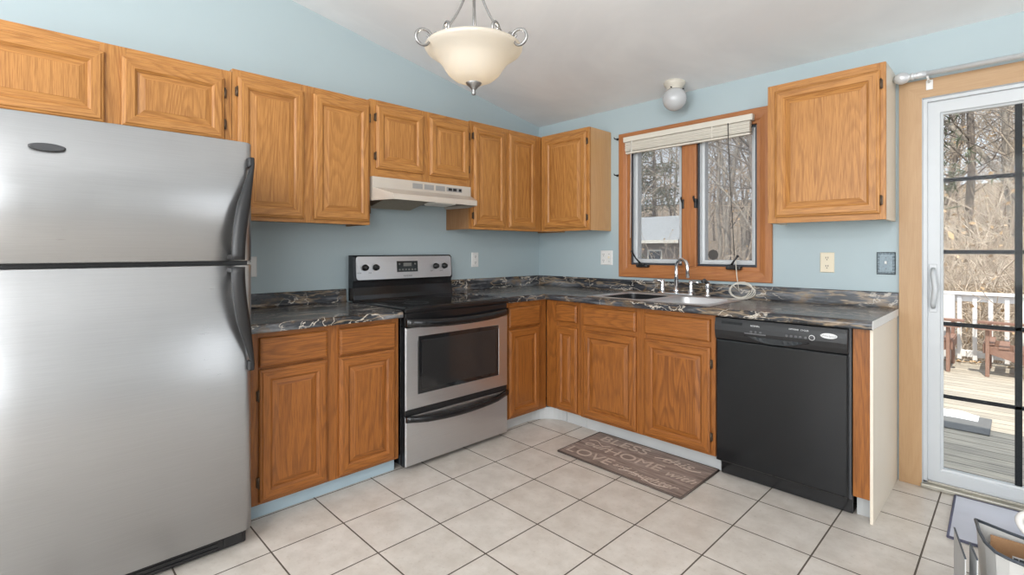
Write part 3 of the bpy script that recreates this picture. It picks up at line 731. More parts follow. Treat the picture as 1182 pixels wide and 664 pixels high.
vs = [(a, .676, .786) for a, _ in u] + [(a, .681, .786 + q * 1.6) for a, q in u] + [(a, .672, .776 + q * .2) for a, q in u]
m.add(vs, [(i, i + 1, 14 + i, 13 + i) for i in range(12)] + [(13 + i, 14 + i, 27 + i, 26 + i) for i in range(12)]); m.build('pocket_handle', black_gloss, pn)
m = MB(TB); m.box(1.945, 2.050, .674, .6815, .836, .848)
for k in range(3): m.box(1.947, 2.048, .6815, .6822, .8375 + k * .0037, .8395 + k * .0037)
m.build('vent', black_gloss, pn)
m = MB(TB); m.box(2.062, 2.165, .674, .6822, .795, .800, 0); m.build('label_strip', plain('strip_grey', (.12, .12, .125), .4), pn)
for k, a in enumerate((2.095, 2.118, 2.141, 2.262, 2.282, 2.302, 2.322, 2.345)):
    m = MB(TB); m.box(a - .0055, a + .0055, .676, .6835, .803, .813, 0, .002); m.build('button', plain('button_tone', (.10, .10, .105), .4) if k == 0 else bpy.data.materials['button_tone'], pn)
m = MB(TB); m.lathe([(.013, 0), (.013, .006), (.009, .007), (.0, .0075)], (2.372, .679, .812), 18, axis=1); m.build('dial', dark_grey, pn)
m = MB(TB); m.lathe([(.0125, 0), (.0125, .0065), (.0105, .0065)], (2.372, .6795, .812), 20, axis=1, caps=False); m.build('dial_ring', white_txt, pn)
m = MB(TB); n = 24; vs = []
for sc, d in ((1, .676), (1, .6825), (.9, .684)): vs += [(2.440 + .034 * sc * math.cos(2 * PI * i / n), d, .828 + .0125 * sc * math.sin(2 * PI * i / n)) for i in range(n)]
m.add(vs, [(k * n + i, k * n + (i + 1) % n, k * n + n + (i + 1) % n, k * n + n + i) for k in range(2) for i in range(n)] + [tuple(range(2 * n, 3 * n))]); bd = m.build('badge', white_txt, pn)
BX = ((1, 0, 0), (0, 0, 1), (0, -1, 0))
lettering('brand_lettering', 'Whirlpool', .014, basis((2.440, -.6843, .828), *BX), grey_txt, bd, .0002, .2)
lettering('printed_lettering', 'NORMAL', .011, basis((2.115, -.6822, .838), *BX), white_txt, pn, .0002)
lettering('printed_lettering', 'OPTIONS   CYCLES', .010, basis((2.315, -.6822, .842), *BX), white_txt, pn, .0002)
m = MB(TB); m.box(WX0_ + .004, WX1_ + .002, .50, .600, .004, .086, 0, .004); m.box(WX0_ + .02, WX1_ - .02, .600, .606, .05, .086, 0, .002); m.build('toe_panel', black_gloss, dw)

# ------------------------------------------------------------ kitchen window
wn = struct(thing('window_1', 'wood-cased double casement window over the sink', 'window', (1.42, -.01, 1.0)))
CX0, CX1, CZ0, CZ1 = .862, 1.981, 1.020, 2.132; cw = .072
def cas(name, rects, mats, par, bev=.004):
    m = MB()
    for q in rects: m.box(*q[:6], q[6] if len(q) > 6 else 0, bev)
    return m.build(name, mats, par)
def mitred(name, x0, x1, z0, z1, w, mats, par, y1=-.0005, th=.020, bottom=True):
    prof = [(0, y1), (0, y1 - th + .003), (.004, y1 - th), (w * .55, y1 - th), (w - .006, y1 - th + .005), (w, y1 - th + .008), (w, y1)]
    m = MB(); m.rings(x0, x1, z0, z1, prof, 0, 1, cap=False); return m.build(name, mats, par)
mitred('casing', CX0, CX1, CZ0, CZ1, cw, [fir_z, fir_x], wn)
# jamb lining of the opening, mullion, stools
m = MB(); m.rings(CX0 + cw, CX1 - cw, CZ0 + cw, CZ1 - cw, [(0, -.006), (.022, -.006), (.024, .002), (.024, .155)], 0, 1, cap=False); m.build('jamb', [fir_z, fir_x], wn)
m = MB(); m.box(1.383, 1.487, -.012, .15, CZ0 + cw + .02, CZ1 - cw - .02, 0, .004); m.box(1.425, 1.445, -.016, -.010, CZ0 + cw + .02, CZ1 - cw - .02, 0, .002); m.build('mullion', [fir_z], wn)
for x0, x1 in ((CX0 + cw + .025, 1.382), (1.488, CX1 - cw - .025)):
    z0, z1 = CZ0 + cw + .025, CZ1 - cw - .025
    m = MB(); m.rings(x0, x1, z0, z1, [(0, .030), (0, .012), (.010, .010), (.014, .012), (.014, .030)], 0, 0, cap=False); m.build('seal', seal, wn)
    m = MB(); m.rings(x0 + .013, x1 - .013, z0 + .013, z1 - .013, [(0, .085), (0, .020), (.010, .018), (.012, .030), (.028, .034), (.030, .060), (.030, .085)], 0, 0, cap=False); so = m.build('sash', white_vinyl, wn)
    m = MB(); m.box(x0 + .042, x1 - .042, .064, .070, z0 + .042, z1 - .042); m.build('pane', glassm, so)
    m = MB(); m.add([(x0 + .024, .036, z0 + .024), (x1 - .024, .036, z0 + .024), (x1 - .024, .036, z1 - .024), (x0 + .024, .036, z1 - .024)], [(0, 1, 2, 3)]); m.build('insect_screen', screenm, so)
# crank operators and sash locks
for x, dx, hz in ((1.080, -.075, .085), (1.752, .035, .055)):
    m = MB(); m.box(x - .048, x + .048, -.050, -.005, 1.098, 1.122, 0, .008); m.box(x - .020, x + .020, -.056, -.03, 1.112, 1.130, 0, .006)
    m.tube([(x - .01, -.045, 1.128), (x + dx * .5 - .01, -.05, 1.13 + hz * .45), (x + dx, -.055, 1.13 + hz)], [.008, .006, .006], 8); m.lathe([(.0, -.009), (.008, -.005), (.009, .004), (.0, .010)], (x + dx, -.057, 1.133 + hz), 10)
    m.build('crank_handle', black_mat, wn)
for x in (1.392, 1.482):
    m = MB(); m.box(x - .006, x + .008, -.022, .012, 1.52, 1.585, 0, .003); m.tube([(x, -.02, 1.56), (x - .004, -.034, 1.59), (x - .002, -.034, 1.602)], .006, 8); m.build('sash_lock', black_mat, wn)
m = MB(); m.lathe([(.037, 0), (.037, .0015)], (1.588, .034, 1.195), 8, axis=1); m.build('sticker', plain('dark_decal', (.06, .055, .05), .6), wn)
# blind
bl = thing('window_blind', 'cream mini blind pulled up along the top of the window', 'blind', (1.40, -.05, 2.0))
m = MB(); m.box(.930, 1.880, -.062, -.021, 2.052, 2.092, 0, .004); m.build('headrail', blindm, bl)
for k in range(11):
    m = MB(); z = 2.046 - k * .0062; off = .004 * math.sin(k * 2.1)
    m.prism([(-.058 + off, z - .003), (-.026 + off, z - .003), (-.026 + off, z + .0022), (-.042, z + .0036), (-.058 + off, z + .0022)], .946, 1.862, axis=0)
    o = m.build('slat', blindm, bl)
m = MB(); m.box(.946, 1.862, -.056, -.028, 1.962, 1.976, 0, .004); m.build('bottom_rail', blindm, bl)
for x in (1.005, 1.62):
    m = MB(); m.box(x - .004, x + .004, -.0605, -.0595, 1.962, 2.06); m.build('ladder_tape', cordm, bl)
m = MB(); m.tube([(1.728, -.064, 2.055), (1.735, -.066, 1.8), (1.752, -.064, 1.5), (1.768, -.062, 1.19)], .0028, 6); m.build('pull_cord', cord_dk, bl)
m = MB(); m.tube([(1.002, -.064, 2.055), (1.000, -.064, 1.75), (.996, -.063, 1.32)], .0022, 6); m.build('tilt_wand', white_pl, bl)
# cord coil on the counter
m = MB(); pts = [(1.775, -.060, 1.16), (1.785, -.062, 1.05), (1.80, -.066, .96)]
random.seed(5)
for i in range(64):
    t = i / 64 * 2 * PI * 3.6; r = .055 + .022 * math.sin(i * .37)
    pts.append((1.845 + r * 1.15 * math.cos(t + 2.6), -.072 - .035 * math.cos(t * .9) - .02, .978 + r * .82 * math.sin(t + 2.6) ))
pts += [(1.85, -.12, .922), (1.80, -.16, .920), (1.76, -.17, .920)]
m.tube(pts, .0026, 6); tag(m.build('cord_coil', cordm, shadow_loc=(1.84, -.08, .92)), 'loose coil of cream cord standing on the counter below the window', 'cord')
for z in (2.10, 1.815):
    m = MB(); m.box(.836, .860, -.012, -.001, z - .008, z + .008, 0, .002); m.tube([(.846, -.01, z), (.838, -.036, z), (.834, -.042, z + .012)], .004, 8)
    tag(m.build('curtain_hook', black_mat, shadow_loc=(.848, -.01, z)), 'upper small black hook left of the window' if z > 2 else 'lower small black hook left of the window', 'hook', 'hooks beside the window')

# ------------------------------------------------------------ sliding door
dr = struct(thing('door_1', 'white sliding patio door with dark grille bars in pine casing', 'door', (3.6, 0, 0)))
prof_w = .094
m = MB(); X0, X1, Z1 = 2.610, 4.59, 2.108; y0, y1 = -.0205, -.0005
m.prism([(X0, 0.001), (X0 + prof_w, .001), (X0 + prof_w, Z1 - prof_w), (X0, Z1)], y0, y1, axis=1, m=0)
m.prism([(X1, .001), (X1 - prof_w, .001), (X1 - prof_w, Z1 - prof_w), (X1, Z1)], y0, y1, axis=1, m=0)
m.prism([(X0, Z1), (X0 + prof_w, Z1 - prof_w), (X1 - prof_w, Z1 - prof_w), (X1, Z1)], y0, y1, axis=1, m=1)
cs = m.build('casing', [pine_z, pine_x], dr)
m = MB(); m.rings(DX0 - .006, DX1 + .006, -.02, DZ1 + .004, [(0, -.014), (.012, -.014), (.014, .0), (.030, .0), (.032, .15)], 0, 0, cap=False); m.build('frame', white_vinyl, dr)
m = MB(); m.box(DX0, DX1, -.03, .16, .001, .022, 0, .004); m.box(DX0, DX1, .0, .012, .022, .034, 0, .002); m.build('track', trackm, dr)
def sash(x0, x1, y, hand):
    z0, z1 = .03, DZ1 - .025; g = .072
    m = MB(); m.rings(x0, x1, z0, z1, [(0, y + .04), (0, y + .002), (.003, y), (g - .012, y), (g - .008, y + .008), (g, y + .012), (g, y + .04)], 0, 0, cap=False); s = m.build('sash', white_vinyl, dr)
    m = MB(); m.box(x0 + g - .004, x1 - g + .004, y + .017, y + .021, z0 + g - .004, z1 - g + .004); m.build('pane', glassm, s)
    gx0, gx1, gz0, gz1 = x0 + g, x1 - g, z0 + g, z1 - g
    m = MB()
    for z in (.474, .848, 1.217, 1.586): m.box(gx0, gx1, y + .0215, y + .030, z - .010, z + .010, 0, .002)
    w = (gx1 - gx0) / 3
    for i in (1, 2): m.box(gx0 + .271 * i - .013, gx0 + .271 * i + .013, y + .0215, y + .0305, gz0, gz1, 0, .002)
    m.build('grille_bars', bar_dk, s)
    if hand:
        m = MB(); m.box(x0 + .018, x0 + .050, y - .006, y + .002, .905, 1.155, 0, .004)
        m.tube([(x0 + .034, y - .004, .93), (x0 + .036, y - .03, .955), (x0 + .046, y - .045, 1.03), (x0 + .036, y - .03, 1.105), (x0 + .034, y - .004, 1.13)], [.010, .011, .012, .011, .010], 10)
        m.box(x0 + .030, x0 + .040, y - .014, y - .004, 1.0, 1.03, 0, .003)
        m.build('pull_handle', white_vinyl, s)
sash(2.712, 3.62, .018, True); sash(3.575, 4.483, .075, False)
# curtain rod
rd = thing('curtain_rod', 'brushed metal curtain rod with round finial above sliding door', 'curtain rod', (3.6, -.09, 2.115))
m = MB(); m.tube([(2.70, -.09, 2.117), (4.62, -.09, 2.105)], .0125, 12); m.build('pole', plain('brushed_nickel', (.62, .63, .64), .3, .35), rd)
m = MB(); m.lathe([(0, -.105), (.015, -.100), (.027, -.085), (.031, -.070), (.027, -.052), (.016, -.040), (.013, -.034), (.019, -.030), (.019, -.022), (.013, -.018), (.016, -.008), (.016, .03)], (2.70, -.09, 2.117), 20, axis=0); m.build('finial', bpy.data.materials['brushed_nickel'], rd)
for x in (2.735, 4.55):
    m = MB(); m.box(x - .014, x + .014, -.026, -.0206, 2.05, 2.1, 0, .002); m.box(x - .004, x + .004, -.09, -.024, 2.085, 2.095); m.tube([(x, -.077, 2.095), (x, -.09, 2.092), (x, -.106, 2.098)], .005, 6)
    m.build('bracket', white_pl, rd)

# ------------------------------------------------------------ outlets and switches
def plate(T, name, label, cat, a, z, mat, kind, w=.072, h=.116, group=None):
    t = thing(name, label, cat, T(a, .0, z), group)
    m = MB(T); m.rings(a - w / 2, a + w / 2, z - h / 2, z + h / 2, [(0, .0005), (0, .003), (.004, .006)], cap=True); pl = m.build('wall_plate', mat, t)
    def sock(a):
        for dz in (-.024, .024):
            m = MB(T); m.lathe([(.015, .0), (.015, .0085)], (a, 0, z + dz), 14, axis=1); s = m.build('socket', mat, t)
            m = MB(T); m.box(a - .007, a - .004, .0084, .0088, z + dz - .001, z + dz + .009); m.box(a + .004, a + .007, .0084, .0088, z + dz - .001, z + dz + .009); m.lathe([(.003, 0), (.003, .0088)], (a, 0, z + dz - .008), 8, axis=1)
            m.build('slots', black_mat, s)
    def toggle(a, mt):
        m = MB(T); m.box(a - .005, a + .005, .005, .018, z - .004, z + .012, 0, .002); m.build('toggle', mt, t)
        m = MB(T)
        for dz in (-.03, .03): m.lathe([(.003, .005), (.003, .0075)], (a, 0, z + dz), 8, axis=1)
        m.build('screws', dark_grey, t)
    if kind == 'outlet': sock(a)
    if kind == 'switch': toggle(a, white_pl)
    if kind == 'both': sock(a - .026); toggle(a + .026, almond)
    return t
plate(TL, 'wall_outlet', 'white outlet on blue wall right of the range', 'outlet', -.763, 1.150, white_pl, 'outlet')
plate(TL, 'light_switch', 'white switch plate beside the refrigerator handle above the short counter', 'switch', -2.428, 1.132, white_pl, 'switch')
plate(TB, 'outlet_switch_plate', 'wide white outlet and switch plate left of the window', 'outlet', .738, 1.166, white_pl, 'both', w=.114)
plate(TB, 'wall_outlet', 'almond outlet on back wall beneath the lone right wall cabinet', 'outlet', 2.275, 1.155, almond, 'outlet')
t = plate(TB, 'light_switch', 'ornate pewter switch plate beside the pine door casing', 'switch', 2.552, 1.155, pewter, 'switch', w=.084, h=.122)
m = MB(TB)
for k in range(7):
    z = 1.155 - .051 + k * .017
    for s in (-1, 1): m.lathe([(.006, .0), (.006, .0065), (.003, .009)], (2.552 + s * .034, 0, z), 6, axis=1)
for k in range(4):
    for s in (-1, 1): m.lathe([(.006, .0), (.006, .0065), (.003, .009)], (2.552 - .022 + k * .0147, 0, 1.155 + s * .053), 6, axis=1)
m.build('rope_border', pewter, t)

# ------------------------------------------------------------ lamps
PX, PY, RZ = 1.426, -1.969, 2.080
pd = thing('pendant_lamp', 'lit bowl pendant lamp with silver scrollwork hanging from the ceiling', 'pendant lamp', (PX, PY, cz(PY)))
out = [(.028, -.166), (.055, -.160), (.085, -.145), (.110, -.120), (.126, -.092), (.140, -.066), (.160, -.042), (.184, -.022), (.202, -.006), (.208, .006), (.204, .014), (.196, .012)]
out = [(r, h * .85) for r, h in out]; inn = [(r - .006, h + .004) for r, h in reversed(out[:-2])]
m = MB(); m.lathe(out + inn, (PX, PY, RZ), 48, caps=False); m.build('glass_bowl', bowlm, pd)
m = MB(); m.lathe([(0, -.218), (.007, -.214), (.010, -.206), (.006, -.199), (.010, -.192), (.018, -.182), (.030, -.172), (.034, -.165), (.034, -.160), (.0, -.158)], (PX, PY, RZ + .0245), 20); m.build('finial', silver, pd)
m = MB(); m.lathe([(0, -.045), (.02, -.04), (.03, -.01), (.03, .02), (.018, .05), (.018, .09), (.0, .09)], (PX, PY, RZ + .30), 16); m.tube([(PX, PY, RZ + .38), (PX, PY, cz(PY) - .02)], .008, 10); m.build('stem', silver, pd)
m = MB(); m.lathe([(.0, -.035), (.03, -.03), (.06, -.012), (.066, .012)], (PX, PY, cz(PY)), 20); m.build('canopy', silver, pd)
m = MB(); m.tube([(PX, PY, RZ + .27), (PX, PY, RZ - .03)], .005, 8); m.lathe([(.016, -.03), (.016, .01), (.01, .02)], (PX, PY, RZ + .0), 12); m.build('lamp_holder', silver, pd)
m = MB(); m.lathe([(0, -.105), (.02, -.098), (.03, -.078), (.026, -.055), (.014, -.035)], (PX, PY, RZ), 16)
bulb = NT('bulb_glow'); bulb.set(Emission_Color=(1, .80, .52, 1), Emission_Strength=6.0); m.build('bulb', bulb.m, pd)
pl_ = light('pendant_bulb_light', 'POINT', (0, 0, RZ - .06 - cz(PY)), (0, 0, 0), 14, (1, .92, .82), shadow_soft_size=.05); pl_.parent = pd
away = math.radians(90) + YAW
for k in range(3):
    th = away + k * 2 * PI / 3; er = Vector((math.cos(th), math.sin(th), 0)); et = Vector((-math.sin(th), math.cos(th), 0)); C = Vector((PX, PY, RZ))
    m = MB(); pts = []
    for i in range(11):
        u = i / 10; r = .024 + .116 * (u ** 1.9 * .75 + u * .25); z = .31 - .265 * u ** .92
        pts.append(tuple(C + er * r + Vector((0, 0, z))))
    m.tube(pts, [.0055] * 11, 8)
    for d, o_, zc, R0 in ((er, er * .221, .006, .036), (et, er * .150 + et * .060, .036, .027), (-et, er * .150 - et * .060, .036, .027)):
        q = []
        for i in range(29):
            u = i / 28; a = -PI * .62 + PI * 1.5 - u * PI * 2.2; rr = R0 * (1 - .55 * max(0, u - .4) / .6)
            q.append(tuple(C + o_ + d * (rr * math.cos(a)) + Vector((0, 0, zc + rr * math.sin(a)))))
        q = [tuple(C + er * .150 + Vector((0, 0, .030)))] + q
        m.tube(q, [.004] + [.0042 + .0024 * math.sin(PI * min(1, i / 28 + .15)) for i in range(29)], 8)
    m.tube([tuple(C + er * .128 + Vector((0, 0, .044))), tuple(C + er * .165 + Vector((0, 0, .026))), tuple(C + er * .198 + Vector((0, 0, .014)))], [.010, .011, .007], 8)
    m.build('scroll_arm', silver, pd)
gx, gy = 1.405, -.160
gl = thing('ceiling_lamp', 'unlit frosted globe light on the ceiling above the window', 'ceiling lamp', (gx, gy, cz(gy)))
m = MB(); m.lathe([(.066, .012), (.073, 0.0), (.069, -.014), (.056, -.030), (.049, -.040), (.051, -.046), (0, -.046)], (gx, gy, cz(gy)), 28); m.build('socket_base', ivory, gl)
m = MB()
for k in range(3):
    a = k * 2.1 + .6; m.tube([(gx + .046 * math.cos(a), gy + .046 * math.sin(a), cz(gy) - .042), (gx + .062 * math.cos(a), gy + .062 * math.sin(a), cz(gy) - .042)], .004, 8)
m.build('thumb_screws', black_mat, gl)
m = MB(); m.lathe([(.044, .0), (.046, -.008)] + [(.080 * math.sin(t), -.070 + .080 * math.cos(t)) for t in [.62 + (PI - .62) * i / 14 for i in range(15)]], (gx, gy, cz(gy) - .040), 32, caps=False); m.build('globe', globe_m, gl)

# ------------------------------------------------------------ mats on the floor
rg = thing('kitchen_mat', 'brown plank-print kitchen mat with pale lettering before the sink', 'mat', (1.49, -.80, 0))
RX0, RX1, RY0, RY1 = 1.095, 1.893, -1.025, -.592
m = MB(); m.prism([(RX0, RY0), (RX1, RY0 - .012), (RX1, RY1), (RX0, RY1)], .001, .009); m.build('mat_top', rugm, rg)
m = MB(); w = .010
for p, q in (((RX0, RY0), (RX1, RY0 - .012)), ((RX1, RY0 - .012), (RX1, RY1)), ((RX1, RY1), (RX0, RY1)), ((RX0, RY1), (RX0, RY0))): m.tube([(*p, .006), (*q, .006)], .0055, 6)
m.build('binding', rug_edge, rg)
FL = ((1, 0, 0), (0, 1, 0), (0, 0, 1))
for s, sz, x, y, sh, sx in (('BLESS', .120, 1.335, -.672, 0, 1.15), ('this', .105, 1.690, -.680, .35, 1.2), ('our', .100, 1.215, -.800, .35, 1.1), ('HOME', .115, 1.485, -.812, 0, 1.15), ('with', .090, 1.785, -.835, .35, 1.1),
                        ('LOVE', .120, 1.270, -.945, 0, 1.10), ('and', .060, 1.49, -.945, .3, 1.1), ('laughter', .080, 1.695, -.965, .35, 1.05)):
    lettering('lettering', s, sz, basis((x, y, .0093), *FL), rug_txt, rg, .0004, sh, 'CENTER', sx)
for x0, y0, x1 in ((1.56, -.70, 1.84), (1.50, -.985, 1.80), (1.13, -.755, 1.29)):
    m = MB(); m.tube([(x0 + (x1 - x0) * i / 16, y0 + .022 * math.sin(i / 16 * 2 * PI), .0094) for i in range(17)], .0022, 4); m.build('flourish', rug_txt, rg)
dm = thing('door_mat', 'pale grey mat with dark border before the sliding door', 'mat', (3.2, -.32, 0))
m = MB(); m.prism([(2.845, -.535), (3.60, -.535), (3.60, -.040), (2.835, -.040)], .001, .010); m.build('mat_top', dmatm, dm)
m = MB()
Q = [(2.845, -.535), (3.60, -.535), (3.60, -.040), (2.835, -.040)]
for i in range(4): m.tube([(*Q[i], .008), (*Q[(i + 1) % 4], .007)], .0055, 6)
m.build('binding', dmat_e, dm)
# ------------------------------------------------------------ odds and ends near the viewer
bn = thing('storage_bin', 'open white bin with dark rim on the floor by sliding door', 'bin', (3.1, -1.0, 0))
rim = [(2.944, -.82), (2.956, -.91), (2.974, -.99), (3.002, -1.045), (3.034, -1.066), (3.10, -1.085), (3.30, -1.12), (3.34, -.96), (3.20, -.90), (3.035, -.855)]
bot = [(3.09 + (x - 3.09) * .9, -.97 + (y + .97) * .9) for x, y in rim]
cenb = (3.11, -.97)
m = MB(); n = len(rim)
ins = [(x + (cenb[0] - x) * .02, y + (cenb[1] - y) * .03) for x, y in rim]; inb = [(x + (cenb[0] - x) * .03, y + (cenb[1] - y) * .03) for x, y in bot]
vs = [(*p, .001) for p in bot] + [(*p, .225) for p in rim] + [(*p, .225) for p in ins] + [(*p, .006) for p in inb]
m.add(vs, [(k * n + i, k * n + (i + 1) % n, k * n + n + (i + 1) % n, k * n + n + i) for k in range(3) for i in range(n)] + [tuple(range(n)), tuple(range(3 * n, 4 * n))])
m.build('shell', binm, bn)
m = MB(); m.tube([(*p, .227) for p in rim + rim[:1]], .0055, 8); m.build('rim', rim_dk, bn)
bx = thing('cardboard_box', 'brown cardboard box with small white label inside white bin', 'box', (3.06, -.93, .02))
m = MB(); m.box(2.985, 3.085, -.890, -.885, .007, .215); m.box(2.985, 2.990, -.940, -.890, .007, .19); m.box(2.990, 3.085, -.940, -.935, .007, .12); m.box(2.990, 3.085, -.935, -.890, .007, .013); m.build('box_body', carton, bx)
m = MB(); m.box(3.040, 3.072, -.8918, -.8901, .135, .165); l_ = m.build('label', white_txt, bx)
m = MB(); m.box(3.043, 3.055, -.8924, -.8918, .140, .160); m.box(3.057, 3.069, -.8924, -.8918, .140, .160); m.build('label_mark', rim_dk, bx)
pk = thing('white_packet', 'white folded packet lying in the bin beside cardboard', 'packet', (3.05, -.96, .1))
m = MB(); m.box(3.005, 3.055, -1.01, -.953, .008, .13, 0, .02); m.build('packet_body', white_pl, pk)
jg = thing('jug', 'white jug with arched handle at the edge of bin', 'jug', (3.115, -.965, .1))
JC = (3.150, -.995)
m = MB(); m.lathe([(.045, .008), (.046, .06), (.050, .125), (.060, .19), (.060, .24), (.050, .29), (.038, .335), (.036, .355), (.040, .368), (.036, .368), (.031, .355)], (*JC, 0), 28, caps=True); m.build('jug_body', jugm, jg)
hp = [(JC[0] - .048 - .050 * math.sin(PI * i / 16) ** .8 + .010 * i / 16, JC[1] - .004, .278 + .100 * i / 16 + .012 * math.sin(PI * i / 16)) for i in range(17)]
m = MB(); m.tube(hp, [.011] * 17, 12); m.build('handle', jugm, jg)
for k, (p, q, h, lb) in enumerate((((2.892, -.900), (2.934, -1.12), .205, 'outer thin grey sheet standing on edge left of the white bin'), ((2.938, -.985), (2.962, -1.10), .205, 'inner narrow grey sheet standing between outer sheet and bin'))):
    m = MB(); nrm = Vector((q[1] - p[1], -(q[0] - p[0]), 0)).normalized() * .003
    m.prism([p, q, (q[0] + nrm.x, q[1] + nrm.y), (p[0] + nrm.x, p[1] + nrm.y)], .001, h); m.prism([(p[0] - nrm.x * .3, p[1] - nrm.y * .3), (q[0] - nrm.x * .3, q[1] - nrm.y * .3), (q[0] + nrm.x * 1.3, q[1] + nrm.y * 1.3), (p[0] + nrm.x * 1.3, p[1] + nrm.y * 1.3)], h, h + .004, m=1)
    tag(m.build('grey_sheet', [board_gr, rim_dk], shadow_loc=(p[0], p[1], 0)), lb, 'sheet')

# ------------------------------------------------------------ outside: deck, railing, chairs
DZ = -.20
m = MB(); m.box(1.2, 7.5, .17, 5.42, DZ - .04, DZ); struct(m.build('terrace_floor', deckm))
def gz(x, y):
    d = max(0, y - 4)
    return -1.15 + .030 * d + .0022 * d * d * (1 if d < 40 else 1) + .25 * noise.noise(Vector((x * .15, y * .15, 3)))
m = MB(); nx, ny = 44, 40; vs = []
for j in range(ny + 1):
    for i in range(nx + 1):
        x = -45 + 80 * i / nx; y = .3 + 60 * (j / ny) ** 1.3; vs.append((x, y, gz(x, y)))
m.add(vs, [(j * (nx + 1) + i, j * (nx + 1) + i + 1, (j + 1) * (nx + 1) + i + 1, (j + 1) * (nx + 1) + i) for j in range(ny) for i in range(nx)], 0, True)
struct(m.build('ground', groundm))
ra = thing('deck_railing', 'white painted railing with square balusters along far deck edge', 'railing', (4.3, 5.3, DZ))
m = MB(); m.box(1.2, 7.5, 5.23, 5.37, DZ + .855, DZ + .89, 0, .004); m.build('top_rail', white_out, ra)
m = MB(); m.box(1.2, 7.5, 5.28, 5.32, DZ + .77, DZ + .853, 0, .004); m.build('upper_rail', white_out, ra)
m = MB(); m.box(1.2, 7.5, 5.28, 5.32, DZ + .06, DZ + .145, 0, .004); m.build('lower_rail', white_out, ra)
for x in (1.25, 2.42, 4.2, 6.0, 7.45):
    m = MB(); m.box(x - .055, x + .055, 5.235, 5.365, DZ + .001, DZ + .854, 0, .004); m.build('post', white_out, ra)
proto = None
xs = [x for x in [1.36 + .145 * k for k in range(42)] if min(abs(x - p) for p in (1.25, 2.42, 4.2, 6.0, 7.45)) > .09]
for x in xs:
    if proto is None:
        m = MB(); m.box(x - .022, x + .022, 5.258, 5.2795, DZ + .03, DZ + .84, 0, .002); proto = m.build('baluster', white_out, ra); px0 = x
    else:
        c = proto.copy(); COL.objects.link(c); c.parent = ra; c.location.x = proto.location.x + (x - px0)
def adirondack(label, loc, rz):
    t = thing('adirondack_chair', label, 'chair', (0, 0, 0), 'brown chairs on the deck')
    def part(name, fn):
        m = MB(); fn(m); return m.build(name, brown_out, t)
    for s in (-1, 1):
        part('front_leg', lambda m: m.box(.335, .370, s * .31 - .045, s * .31 + .045, 0, .53, 0, .006))
        part('rear_leg', lambda m: m.prism([(.36, .36), (.36, .26), (-.42, 0), (-.56, 0), (-.40, .12)], s * .275 - .014, s * .275 + .014, axis=1))
        part('armrest', lambda m: m.prism([(.46, s * .26), (.46, s * .38), (.40, s * .40), (-.36, s * .34), (-.36, s * .27)], .531, .556))
    part('front_rail', lambda m: m.box(.3705, .392, -.29, .29, .255, .36, 0, .004))
    for k in range(6):
        u = k / 5; x = .34 - .60 * u; z = .366 - .195 * u + .0
        part('seat_slat', lambda m: m.box(x - .045, x + .045, -.30, .30, z - .011, z + .011, 0, .004))
    for k in range(7):
        y = (k - 3) * .082; h = .98 - .028 * (k - 3) ** 2
        part('back_slat', lambda m: m.prism([(-.26, .17), (-.285, .17), (-.285 - (h - .17) * .40, h), (-.26 - (h - .17) * .40, h)], y - .036, y + .036, axis=1))
    part('back_brace', lambda m: m.prism([(-.285 - .14, .53), (-.285 - .17, .53), (-.285 - .17, .60), (-.285 - .14, .60)], -.33, .33, axis=1))
    t.location = loc; t.rotation_euler = (0, 0, rz); return t
adirondack('brown wooden deck chair facing left beyond the glass door, mostly visible', (3.16, 4.74, DZ), PI)
adirondack('brown wooden deck chair half hidden behind the white door stile', (2.12, 4.74, DZ), 0)
om = thing('deck_shadow_sheet', 'dark grey sheet laid as a shadow on the sunlit deck', 'mat', (2.3, 2.2, DZ))  # dark flat sheet standing in for a shadow across the deck
m = MB(); m.box(1.75, 2.90, 1.93, 2.44, DZ + .001, DZ + .012, 0, .003); m.build('mat_top', plain('deck_shadow_grey', (.15, .15, .15), .9, var=.3, nscale=60), om)
random.seed(9)
m = MB(); nx, ny = 26, 10; vs = []
for j in range(ny + 1):
    for i in range(nx + 1):
        u, v = i / nx, j / ny; e = min(u, 1 - u, v, 1 - v) * 2
        x = 1.80 + 1.02 * u; y = 2.25 + .20 * v + .03 * math.sin(9 * u)
        vs.append((x, y, DZ + .0125 + .055 * min(1, e * 3) * (.5 + .5 * noise.noise(Vector((x * 9, y * 9, 0))))))
m.add(vs, [(j * (nx + 1) + i, j * (nx + 1) + i + 1, (j + 1) * (nx + 1) + i + 1, (j + 1) * (nx + 1) + i) for j in range(ny) for i in range(nx)], 0, True)
bb = [(1.80, 2.25), (2.82, 2.25), (2.82, 2.45), (1.80, 2.45)]
tag(m.build('snow_patch', snowm, shadow_loc=(2.3, 2.35, DZ)), 'bluish strip of old snow lying on dark deck shadow sheet', 'snow', kind='thing')
# dry leaves at the foot of the railing
m = MB()
for k in range(160):
    x = random.uniform(1.6, 5.5); y = 5.175 - abs(random.gauss(0, .018)); z = DZ + random.uniform(.004, .03); a = random.uniform(0, 6.3); r = random.uniform(.02, .045)
    m.add([(x + r * math.cos(a), y + r * math.sin(a), z), (x + r * .5 * math.cos(a + 1.6), y + r * .5 * math.sin(a + 1.6), z + .015), (x - r * math.cos(a), y - r * math.sin(a), z), (x + r * .5 * math.cos(a - 1.6), y + r * .5 * math.sin(a - 1.6), z + .008)], [(0, 1, 2, 3)])
tag(m.build('fallen_leaves', beech, recalc=False, shadow_loc=(3, 4.9, DZ)), 'dry tan leaves blown against the deck railing', 'leaves', kind='stuff')

